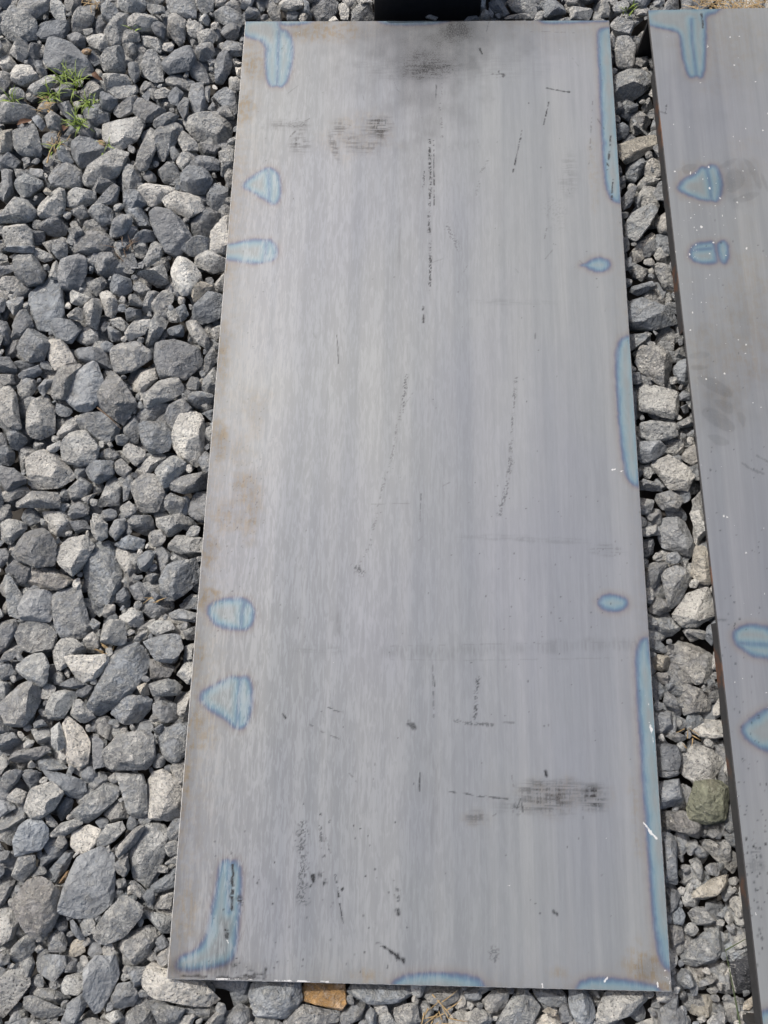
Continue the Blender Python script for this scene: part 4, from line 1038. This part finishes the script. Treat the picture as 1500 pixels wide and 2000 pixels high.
# faint boot print treads
for q in [[(1414, 338), (1440, 324), (1462, 358), (1420, 384)], [(1405, 322), (1438, 306), (1441, 314), (1408, 332)], [(1446, 303), (1474, 322), (1492, 366), (1482, 372), (1460, 326)], [(1422, 394), (1468, 372), (1492, 378), (1455, 396)], [(1484, 330), (1500, 362), (1500, 380), (1490, 360)],
          [(1330, 322), (1365, 318), (1360, 330), (1335, 345)], [(1352, 732), (1398, 738), (1434, 766), (1426, 780), (1380, 758)], [(1386, 776), (1430, 784), (1434, 812), (1412, 806)], [(1366, 800), (1394, 794), (1442, 832), (1424, 850), (1376, 818)], [(1374, 846), (1410, 850), (1432, 868), (1400, 874)], [(1438, 800), (1458, 812), (1454, 840), (1444, 826)],
          [(1345, 690), (1385, 686), (1386, 698), (1348, 702)], [(1348, 712), (1380, 712), (1384, 722), (1350, 724)]]: T.patch(q, .17, 1.0)
for a in [(1440, 352, 60, 55, .10), (1400, 800, 60, 80, .10)]: T.smudge(*a)
for a in [([(1450, 905), (1470, 918), (1492, 925)], 3, .4, .3), ([(1478, 890), (1500, 902)], 2.4, .4, .3), ([(1371, 28), (1373, 55)], 3.4, .9, .36), ([(1300, 220), (1302, 205)], 2, .8, .3), ([(1290, 218), (1302, 222)], 1.4, .7), ([(1360, 36), (1352, 36)], 1.5, .3)]: T.line(*a)
T.dots(110, (1300, 60, 1500, 1100), (1.0, 2.4), .9, 'white', 21); T.dots(40, (1290, 420, 1380, 620), (.9, 1.9), .9, 'white', 22); T.dots(22, (1340, 320, 1420, 520), (.9, 1.9), .95, 'white', 24); T.dots(20, (1400, 1150, 1500, 1900), (.8, 1.8), .9, 'white', 23)
T.dots(60, (1300, 430, 1500, 1150), (.6, 1.4), .8, 'dark', 31); T.dots(110, (1420, 1520, 1500, 1900), (.7, 1.9), .85, 'dark', 32); T.dots(50, (1390, 1150, 1500, 1520), (.6, 1.5), .8, 'dark', 33)
T.smudge(1470, 1660, 20, 30, .5, 'speck'); T.smudge(1410, 1210, 18, 8, .4, 'hatch'); T.smudge(1475, 1690, 26, 16, .3, 'hatch'); T.smudge(1450, 1485, 12, 10, .5, 'speck')
panel = bpy.data.objects.new('steel_tray', None); COL.objects.link(panel)
mid = (e0+e1)/2+px_*WID/2; panel.location = (mid[0], mid[1], PANEL_Z-.08)
bpy.context.view_layer.update()
tag(panel, 'grey steel panel with white specks and black side skirts at the right frame edge', 'steel panel')
INV = np.array([mid[0], mid[1], PANEL_Z-.08])
def part(name, me, mat=None):
    V = np.empty(len(me.vertices)*3, np.float32); me.vertices.foreach_get('co', V)
    me.vertices.foreach_set('co', (V.reshape(-1, 3)-INV).astype(np.float32).ravel()); me.update()
    return link(name, me, panel, mat)
part('top_sheet', slab('top_sheet', Pp, .004, MAT_PANEL, MAT_SKIRT, T))
def bar(name, pts, w, z0, z1, jit=.0006, seg=40):
    """upright strip following pts (xy), thickness w to the right of the path, from z0 down to z1"""
    pts = np.array(pts, float); t = np.linspace(0, 1, seg); P = pts[0]+(pts[1]-pts[0])*t[:, None]
    d = (pts[1]-pts[0])/np.linalg.norm(pts[1]-pts[0]); nrm = np.array([d[1], -d[0]])
    j = (fbm(t*seg*.7, t*0+3)-.5)*2*jit; j2 = (fbm(t*seg*.5, t*0+9)-.5)*2*jit*3
    V = []
    for k in range(seg):
        a = P[k]+nrm*j[k]; b = a+nrm*w
        V += [(*a, z0), (*b, z0), (*b, z1+j2[k]), (*a, z1+j2[k])]
    F = [[3, 2, 1, 0], [4*seg-4, 4*seg-3, 4*seg-2, 4*seg-1]]
    for k in range(seg-1):
        for q in range(4): F.append([4*k+q, 4*k+(q+1) % 4, 4*k+4+(q+1) % 4, 4*k+4+q])
    return make_mesh(name, np.array(V), F, False)
pt = lambda s, off: (e0+ax*s+px_*off)[:2]
LEN = np.linalg.norm(e1-e0)
zt = PANEL_Z-.0041
def along(py): return float((U([(1266+(py-20)*.1134, py)], PANEL_Z)[0]-e0)@ax)
for ya, yb, dep in [(2030, 1215, .021), (640, 130, .020)]:
    part('side_skirt', bar('side_skirt', [pt(along(ya), .0012), pt(along(yb), .0012)], .005, zt, zt-dep), MAT_SKIRT)
part('end_flange', bar('end_flange', [pt(LEN-.008, .0015), pt(LEN-.008, WID-.01)], .006, zt, zt-.074), MAT_BLACK)
part('end_flange', bar('end_flange', [pt(.004, .0015), pt(.004, WID-.01)], .006, zt, zt-.074), MAT_SKIRT)

# black block standing behind the plate's far edge
bl = U([(731, 36)], -.01)[0]; br = U([(938, 26)], -.03)[0]
dd = np.array([0.02, .22, 0])
bv = []
for (p, top) in ((bl, .042), (br, .085), (br+dd, .085), (bl+dd, .042)): bv += [(p[0], p[1]+.003, -.050), (p[0], p[1]+.003, top)]
bv = np.array(bv); ctr = bv.mean(0)*[1, 1, 0]+[0, 0, -.05]
bmesh_F = [[0, 2, 3, 1], [2, 4, 5, 3], [4, 6, 7, 5], [6, 0, 1, 7], [1, 3, 5, 7], [0, 6, 4, 2]]
blk = link('black_block', make_mesh('black_block', bv-ctr, bmesh_F, False), None, MAT_BLACK); blk.location = ctr
bev = blk.modifiers.new('soft edge', 'BEVEL'); bev.width = .003; bev.segments = 2
tag(blk, 'black wedge-topped steel block standing behind the far edge of the middle plate', 'steel block')

# ------------------------------------------------------------------ stones
import bmesh
ICO = {}
for lv in (2, 3, 4, 5):
    bm = bmesh.new(); bmesh.ops.create_icosphere(bm, subdivisions=lv, radius=1.0); bm.verts.ensure_lookup_table()
    ICO[lv] = (np.array([v.co[:] for v in bm.verts]), np.array([[v.index for v in f.verts] for f in bm.faces])); bm.free()
TONE = {'d': ((.070, .075, .082), .20), 'e': ((.098, .104, .110), .36), 'm': ((.130, .136, .141), .52), 'n': ((.170, .174, .174), .68), 'l': ((.215, .217, .213), .84),
        'q': ((.275, .270, .258), .90), 'p': ((.36, .352, .33), .95), 's': ((.090, .096, .103), .22), 'f': ((.158, .167, .174), .22), 't': ((.255, .225, .175), .60),
        'o': ((.42, .215, .065), .35), 'g': ((.185, .20, .135), .15), 'b': ((.132, .122, .112), .45), 'k': ((.030, .031, .034), .05)}
GREY = (.165, .169, .168)
TONE = {k: (tuple((v if k in 'ogk' else g_+(v-g_)*.64)*2.40 for v, g_ in zip(c, GREY)), a) for k, (c, a) in TONE.items()}
TONE['o'] = ((.42, .25, .10), .5); TONE['g'] = ((.25, .262, .19), .25)
WORD = {'d': 'dark grey', 'e': 'dark grey', 'm': 'mid-grey', 'n': 'grey', 'l': 'light grey', 'q': 'pale', 'p': 'cream', 's': 'slate-dark', 'f': 'smooth blue-grey', 't': 'tan', 'o': 'orange', 'g': 'greenish', 'b': 'brownish', 'k': 'black'}

def stone(poly, h, rng, level, rough=1.0):
    """a broken stone whose outline seen from above is poly (metres, centred on 0), half height h"""
    H = hull(poly); V0, F = ICO[level]
    cov = np.cov(H.T); ev, evec = np.linalg.eigh(cov); sx = np.sqrt(max(ev[1], 1e-7)); sy = np.sqrt(max(ev[0], 1e-7))
    D = V0[:, :1]*sx*evec[:, 1][None, :]+V0[:, 1:2]*sy*evec[:, 0][None, :]
    D = np.concatenate([D, V0[:, 2:3]*min(h, sy*1.1)], 1); D /= np.linalg.norm(D, axis=1)[:, None]
    N, O = [], []
    n = len(H)
    for i in range(n):
        a, b = H[i], H[(i+1) % n]; e = b-a; L = np.hypot(*e)
        if L < 1e-5: continue
        nn = np.array([e[1], -e[0]])/L; d = max(nn@a, .0015)
        z0 = h*rng.uniform(-.05, .35); al = math.radians(rng.uniform(4, 42))
        N.append([nn[0]*math.cos(al), nn[1]*math.cos(al), math.sin(al)]); O.append(d*math.cos(al)+z0*math.sin(al))
        al = math.radians(rng.uniform(-50, -12)); N.append([nn[0]*math.cos(al), nn[1]*math.cos(al), math.sin(al)]); O.append(max(d*math.cos(al)+z0*math.sin(al), .001))
    tl = math.radians(rng.uniform(0, 17)); az = rng.uniform(0, 6.283)
    N.append([math.sin(tl)*math.cos(az), math.sin(tl)*math.sin(az), math.cos(tl)]); O.append(h*rng.uniform(.72, .95))
    for k in range(3):
        tl = math.radians(rng.uniform(20, 48)); az += rng.uniform(1.2, 2.6)
        nv = np.array([math.sin(tl)*math.cos(az), math.sin(tl)*math.sin(az), math.cos(tl)])
        sup = max(p[0]*nv[0]+p[1]*nv[1] for p in H); N.append(nv); O.append(sup*rng.uniform(.35, .62)+h*rng.uniform(.6, .75)*nv[2])
    N.append([0, 0, -1]); O.append(h*.85)
    N = np.array(N); O = np.array(O)
    p = 110.0
    r = (np.maximum(D@N.T, 0)/O[None, :])
    rm_ = r.max(1)
    r = 1/(rm_*((r/rm_[:, None])**p).sum(1)**(1/p))
    V = D*r[:, None]
    Rm = math.sqrt(sx*sy)
    for k in range(6):                                    # broken corners and spalled faces
        nv = rng.normal(size=3); nv[2] = abs(nv[2])*1.5+.45; nv /= np.linalg.norm(nv); s = V@nv; lim = s.max()-Rm*abs(rng.normal(0, .22))-.0006
        V = V-np.maximum(s-lim, 0)[:, None]*nv[None, :]*.96
    R = math.sqrt(sx*sy)*2
    disp = np.zeros(len(V))
    for fr, am in ((70, .018), (170, .026), (330, .028), (620, .020)):
        s = 0
        for k in range(4):
            w = rng.normal(size=3); w *= fr*rng.uniform(.7, 1.3)*2/np.linalg.norm(w); s = s+np.sin(V@w+rng.uniform(0, 6.28))
        disp += am*(1.0-np.abs(s) if fr > 100 else s)*.5
    V = V*(1+disp*rough*np.clip(.03/R, .6, 1.2))[:, None]
    return V, F

items = []
ox = oy = 0; sc = 1
for ln in STONES.strip().splitlines():
    if ln.startswith('R '):
        ox, oy, sc = map(float, ln.split()[1:]); continue
    parts_ = ln.split('|'); tk = parts_[0].split(); P = np.array([list(map(float, q.split(','))) for q in tk[1:]])/sc+[ox, oy]
    H = hull(P); area = .5*abs(np.dot(H[:, 0], np.roll(H[:, 1], 1))-np.dot(H[:, 1], np.roll(H[:, 0], 1)))
    items.append(dict(tone=tk[0], px=H, c=H.mean(0), area=area, label=parts_[1] if len(parts_) > 1 else None, short=parts_[2] if len(parts_) > 2 else None))
PLPX = np.array([(327, 1911), (1311, 1936), (1189, 40), (480, 42)], float)
PNPX = np.array([(1494, 2030), (1900, 2030), (1700, 20), (1266, 20)], float)
for it in items:
    q = it['px']; allp = np.vstack([q, [(q[i]+q[i-1])/2 for i in range(len(q))]])
    d = np.maximum(sdf(allp[:, 0], allp[:, 1], PLPX).max(), sdf(allp[:, 0], allp[:, 1], PNPX).max()); it['edge'] = d > -8
    it['gap'] = it['c'][0] > 1150 or (it['c'][0] > 1000 and it['c'][1] < 60)
items.sort(key=lambda i: -(i['area']+(1e6 if i['label'] else 0)))
rng = np.random.default_rng(11)
stuffV, stuffF, stuffC = [], [], []; nst = 0
def add_stuff(V, F, col):
    global nst
    stuffV.append(V); stuffF.append(F+nst); stuffC.append(np.tile([col], (len(V), 1))); nst += len(V)
def jitter_colour(tone, rng, soft=.12):
    c, cr = TONE[tone]; k = rng.uniform(1-soft, 1+soft); w = rng.normal(0, .018)
    return (c[0]*k*(1+w), c[1]*k, c[2]*k*(1-w), min(1, max(0, cr+rng.normal(0, .10))))
LANDMARKS = [i for i in items if i['short']]
used = set()
def direction(dx, dy):
    a = (math.degrees(math.atan2(-dy, dx))+360) % 360
    return ['right of', 'above right of', 'above', 'above left of', 'left of', 'below left of', 'below', 'below right of'][int((a+22.5)//45) % 8]
def shape_word(it):
    q = it['px']-it['c']; ev = np.linalg.eigvalsh(np.cov(q.T)); e = math.sqrt(max(ev[1], 1)/max(ev[0], 1))
    return 'long' if e > 1.9 else ('oblong' if e > 1.4 else 'blocky')
def size_word(it): return 'large' if it['area'] > 6500 else ('small' if it['area'] < 2200 else 'medium')
count = 0
for it in items:
    wpx = math.sqrt(np.linalg.eigvalsh(np.cov((it['px']-it['c']).T))[0])*2
    hz = min(.026, max(.008, wpx*2.0/1150*.52)) * rng.uniform(.85, 1.15)
    if it['edge']: top = -.0075-rng.uniform(0, .004)
    elif it['gap']: top = -.012-rng.uniform(0, .014)
    else: top = -.004+rng.uniform(-.012, .006)
    if it['area'] < 2200: top -= .007
    if it['short'] in ('pointed bluish stone', 'olive green stone'): top += .012
    zs = top-hz*.85
    W3 = U(it['px'], zs)[:, :2]; c = W3.mean(0); poly = (W3-c)*(1.07 if it['gap'] else 1.115)
    lvl = 5 if it['area'] > 3300 else 4
    V, F = stone(poly, hz, rng, lvl, .5 if it['tone'] in 'sfk' else 1.0)
    col = jitter_colour(it['tone'], rng)
    if count < 300:
        count += 1
        base = np.array([c[0], c[1], zs-hz*.85])
        me = make_mesh('gravel_stone', V+np.array([0, 0, hz*.85]), F, True); attr(me, 'stone_colour', np.tile([col], (len(V), 1))); me.set_sharp_from_angle(angle=math.radians(19))
        o = link('gravel_stone', me, None, MAT_STONE); o.location = base
        lab = it['label']
        if not lab:
            order = sorted(LANDMARKS, key=lambda L: np.hypot(*(it['c']-L['c'])))
            desc = f"{size_word(it)} {WORD[it['tone']]} {shape_word(it)} stone"
            for near in (('just ', 0, 3), ('some way ', 0, 4), ('further ', 0, 12)):
                for L in order[near[1]:near[2]]:
                    lab = f"{desc} {near[0]}{direction(*(it['c']-L['c']))} the {L['short']}"
                    if len(lab.split()) > 16: lab = lab.replace('just ', '').replace('some way ', '')
                    if len(lab.split()) > 16: continue
                    if lab not in used: break
                else: continue
                break
        used.add(lab)
        tag(o, lab, 'stone', 'stones in the gap and under the edges' if it['gap'] else 'grey gravel stones')
    else:
        add_stuff(V+np.array([c[0], c[1], zs]), F, col)

# smaller stones filling the holes of the picture's gravel, a lower layer everywhere, and gravel beyond the frame
def rnd_poly(rng, r):
    n = rng.integers(5, 8); a = np.sort(rng.uniform(0, 6.283, n)+0); a = np.linspace(0, 6.283, n, endpoint=False)+rng.uniform(-.35, .35, n)
    e = rng.uniform(.62, 1.0); t = rng.uniform(0, 3.14); rr = r*rng.uniform(.82, 1.12, n)
    x, y = rr*np.cos(a), rr*np.sin(a)*e
    return np.stack([x*math.cos(t)-y*math.sin(t), x*math.sin(t)+y*math.cos(t)], 1)
bank = {}
for lv in (2, 3):
    bank[lv] = [stone(rnd_poly(rng, .5), rng.uniform(.24, .36), rng, lv, .0) for k in range(40)]
def bank_stone(lv, x, y, z, r, col):
    V, F = bank[lv][rng.integers(40)]; a = rng.uniform(0, 6.283); ca, sa = math.cos(a), math.sin(a); s = r*2
    tx, ty = rng.normal(0, .22, 2)
    X = V[:, 0]*ca-V[:, 1]*sa; Y = V[:, 0]*sa+V[:, 1]*ca; Z = V[:, 2]+X*tx+Y*ty
    add_stuff(np.stack([X*s+x, Y*s+y, Z*s+z], 1), F, col)
gx, gy = np.meshgrid(np.arange(0, 1500, 6.0), np.arange(0, 2000, 6.0)); cov = np.zeros(gx.shape, bool)
free = np.full(gx.shape, 60.0)
for poly in [PLPX, PNPX]: cov |= inside(gx, gy, poly)
for it in items:
    q = it['px']; m = (gx > q[:, 0].min()-60) & (gx < q[:, 0].max()+60) & (gy > q[:, 1].min()-60) & (gy < q[:, 1].max()+60)
    s = sdf(gx[m], gy[m], q); free[m] = np.minimum(free[m], -s)
free[cov] = -1
pick = 'deemmmmnnnlq'
for k in range(1500):
    i = np.unravel_index(np.argmax(free), free.shape); f = free[i]
    if f < 5.5: break
    r = min(f, 34)*rng.uniform(1.05, 1.35); x, y = gx[i], gy[i]
    w = U([(x, y)], -.03)[0]; rm = r/1180
    hz = rm*.7
    V, F = stone(rnd_poly(rng, rm), hz, rng, 4 if r > 20 else 3, 1.0)
    add_stuff(V+np.array([w[0], w[1], (-.016 if r > 14 else -.021)-hz+rng.uniform(-.006, .003)]), F, jitter_colour(pick[rng.integers(len(pick))], rng))
    dd_ = np.hypot(gx-x, gy-y)-r; free = np.minimum(free, dd_)
st = .030
for x in np.arange(-.62, 1.25, st):
    for y in np.arange(-.42, 1.95, st):
        xx, yy = x+rng.uniform(-.011, .011), y+rng.uniform(-.011, .011)
        q = proj(np.array([xx, yy, -.04]))[0]
        if 0 < xx < .6 and .05 < yy < 1.37 and sdf(np.array([q[0]]), np.array([q[1]]), PLPX)[0] > 70: continue
        if sdf(np.array([q[0]]), np.array([q[1]]), PNPX)[0] > 90: continue
        vis = -40 < q[0] < 1540 and -40 < q[1] < 2040
        bank_stone(3 if vis else 2, xx, yy, -.047+rng.uniform(-.006, .006), rng.uniform(.016, .026), jitter_colour('eemmmnn'[rng.integers(7)], rng))
for x in np.arange(-1.5, 2.1, .046):
    for y in np.arange(-1.1, 2.9, .046):
        xx, yy = x+rng.uniform(-.017, .017), y+rng.uniform(-.017, .017)
        q = proj(np.array([xx, yy, -.025]))[0]
        if -8 < q[0] < 1508 and -8 < q[1] < 2008: continue
        if sdf(np.array([xx]), np.array([yy]), np.array([c_[:2] for c_ in QC]))[0] > -.004 or sdf(np.array([xx]), np.array([yy]), PC[:, :2])[0] > -.004: continue
        if bl[0]-.02 < xx < br[0]+.04 and bl[1]-.02 < yy < bl[1]+.28: continue
        bank_stone(3 if -300 < q[0] < 1800 and -300 < q[1] < 2300 else 2, xx, yy, -.030+rng.uniform(-.010, .006), rng.uniform(.020, .036), jitter_colour('deemmmmnnlq'[rng.integers(11)], rng, .2))
Vs, Fs, Cs = np.vstack(stuffV), np.vstack(stuffF), np.vstack(stuffC)
me = make_mesh('small_gravel', Vs, Fs, True); attr(me, 'stone_colour', Cs); me.set_sharp_from_angle(angle=math.radians(22))
gs = link('small_gravel', me, None, MAT_STONE)
tag(gs, 'small and half-buried grey gravel between and under the larger stones', 'gravel', kind='stuff')

# ------------------------------------------------------------------ grass, straw, twigs
def blades(name, px, n, length, width, spread, mat, rng, z=-.03, curl=.8, flat=0.0, px_r=6):
    b = U([px], z)[0]; V, F = [], []
    for k in range(n):
        o = rng.normal(0, px_r/1180, 2); az = rng.uniform(0, 6.283); L = length*rng.uniform(.5, 1.15); w = width*rng.uniform(.7, 1.2)
        lean = rng.uniform(.15, spread); side = np.array([-math.sin(az), math.cos(az), 0]); dirh = np.array([math.cos(az), math.sin(az), 0])
        p = np.array([o[0], o[1], 0.0]); el = math.pi/2-lean if not flat else rng.uniform(-.1, flat)
        i0 = len(V); SEG = 5
        for s in range(SEG+1):
            t = s/SEG; ww = w*(1-t**1.6)*.5+.00008
            V += [p-side*ww+[0, 0, ww*.5], p+[0, 0, 0], p+side*ww+[0, 0, ww*.5]]
            p = p+(dirh*math.cos(el)+np.array([0, 0, math.sin(el)]))*L/SEG; el -= curl*rng.uniform(.15, .5)
        for s in range(SEG):
            a = i0+3*s
            F += [[a, a+1, a+4, a+3], [a+1, a+2, a+5, a+4]]
    o = link(name, make_mesh(name, np.array(V), F, True), None, mat); o.location = b
    return o
rg = np.random.default_rng(21)
GR = 'green grass tufts among the stones'
for px, n, L, lab in [((108, 192), 14, .030, 'small green grass tuft above the reddish straw, left of the others'), ((126, 155), 12, .028, 'topmost green grass tuft under the big blue-grey stone'), ((150, 170), 12, .034, 'green grass tuft between the topmost tuft and the pale-faced stone'),
                      ((178, 203), 14, .027, 'rightmost green grass tuft at upper left'), ((152, 245), 16, .032, 'lowest large green grass tuft, left of the large pale stone'), ((26, 200), 9, .026, 'thin green grass tuft nearest the left frame edge'),
                      ((108, 290), 6, .020, 'few green blades below the pale straw at upper left'), ((262, 58), 3, .018, 'tiny sparse grass tuft on the light stone near the top'), ((208, 290), 4, .020, 'two or three green blades by the orange pebble')]:
    tag(blades('grass_tuft', px, max(3, int(n*1.5)), L*1.15, .0022, 1.1, MAT_GRASS, rg, -.018), lab, 'grass', GR)
for px, n, L, lab in [((90, 208), 18, .026, 'reddish dry straw clump beside the green grass'), ((112, 278), 16, .022, 'pale yellow dry straw clump below the grass'), ((172, 6), 12, .026, 'brown dry straw at the top edge left of centre'), ((238, 492), 9, .032, 'dry straw strand in the left gravel below the dark slab'),
                      ((862, 1982), 16, .030, 'dry straw below the bottom edge of the middle plate'), ((1346, 1432), 6, .014, 'few straw bits in the gap beside the right panel'), ((600, 1268+0), 0, .01, ''), ((205, 1268), 8, .016, 'dry rootlets beside the long diagonal stone'), ((310, 1166), 6, .014, 'dry rootlets near the plate above the lower oval mark')]:
    if n: tag(blades('straw_clump', px, n, L, .0013, 1.2, MAT_STRAW if n != 9 else MAT_TWIG, rg, -.024, .3, .5, 9), lab, 'straw', 'dry straw in the gravel')
MATS_ = [(1375, 8), (1410, 6), (1445, 8), (1478, 8)]
for k, (x, y) in enumerate(MATS_):
    tag(blades('straw_clump', (x, y), 34, .030, .0015, 1.3, MAT_STRAW, rg, -.006, .3, .5, 12), ['leftmost', 'second', 'third', 'rightmost'][k]+' of four straw clumps behind the far edge of the right panel', 'straw', 'straw behind the right panel')
tag(blades('grass_tuft', (1228, 22), 7, .034, .0032, .7, MAT_GRASS, rg, -.028, .5), 'single green weed stem at the top of the gap between the plates', 'grass', GR)
def strand(name, pxs, zs, w, mat):
    P = np.vstack([U([p], z)[0] for p, z in zip(pxs, zs)]); n = 24; t = np.linspace(0, len(P)-1, n); Q = np.stack([np.interp(t, range(len(P)), P[:, k]) for k in range(3)], 1)
    for _ in range(3): Q[1:-1] = (Q[:-2]+2*Q[1:-1]+Q[2:])/4
    c = Q[0].copy(); V, F = [], []
    for i in range(n):
        d = Q[min(i+1, n-1)]-Q[max(i-1, 0)]; d /= np.linalg.norm(d); s = np.cross(d, [0, 0, 1]); s /= np.linalg.norm(s)+1e-9; u = np.cross(s, d); ww = w*(1-.75*i/n)
        for k in range(5): a = k*2*math.pi/5; V.append(Q[i]-c+ww*(math.cos(a)*s+.5*math.sin(a)*u))
    for i in range(n-1):
        for k in range(5): F.append([5*i+k, 5*i+(k+1) % 5, 5*i+5+(k+1) % 5, 5*i+5+k])
    o = link(name, make_mesh(name, np.array(V), F, True), None, mat); o.location = c; return o
MAT_BLADE = simple('dull_green_blade', (.07, .095, .045), .6, 0, 120, .3)
tag(strand('fallen_grass', [(1446, 2004), (1432, 1930), (1417, 1856)], [-.010, -.004, .000], .0013, MAT_BLADE), 'long dull green blade lying down the lower gap', 'grass', 'long blades in the gap')
tag(strand('fallen_grass', [(1417, 1856), (1440, 1843), (1462, 1831)], [.000, -.002, -.004], .0010, MAT_BLADE), 'short dull green blade slanting up to the right panel', 'grass', 'long blades in the gap')
tag(strand('twig', [(190, 796), (214, 815), (237, 838)], [.000, .002, -.004], .0013, MAT_TWIG), 'thin dark twig below the pointed bluish stone', 'twig', 'twigs on the gravel')
tag(strand('twig', [(92, 318), (96, 300), (105, 280)], [-.006, -.004, -.004], .0016, MAT_STRAW), 'pale bent stalk below the yellow straw clump', 'twig', 'twigs on the gravel')
def leaf(px, L, W, rot, lab, mat):
    b = U([px], -.016)[0]; V, F = [], []
    for i in range(9):
        t = i/8; w = W*math.sin(math.pi*min(1, t*1.02+.02))**.8; 
        for k in (-1, -.5, 0, .5, 1): V.append([(t-.5)*L, k*w*.5, abs(k)*w*.22+.002*math.sin(t*5)])
    for i in range(8):
        for k in range(4): F.append([5*i+k, 5*i+k+1, 5*i+6+k, 5*i+5+k])
    o = link('dead_leaf', make_mesh('dead_leaf', np.array(V), F, True), None, mat); o.location = b; o.rotation_euler = (.15, .1, rot); tag(o, lab, 'leaf', 'dead leaves in the gravel')
leaf((190, 150), .022, .010, -.5, 'brown curled leaf right of the topmost grass tuft', MAT_LEAF); leaf((48, 238), .026, .009, .6, 'brown curled leaf under the stone left of the grass', MAT_LEAF)
leaf((128, 250), .014, .009, 1.2, 'reddish dead leaf left of the lowest grass tuft', MAT_LEAF); leaf((420, 1000), .018, .009, .2, 'dark dead leaf at the plate edge at mid height', MAT_LEAF)
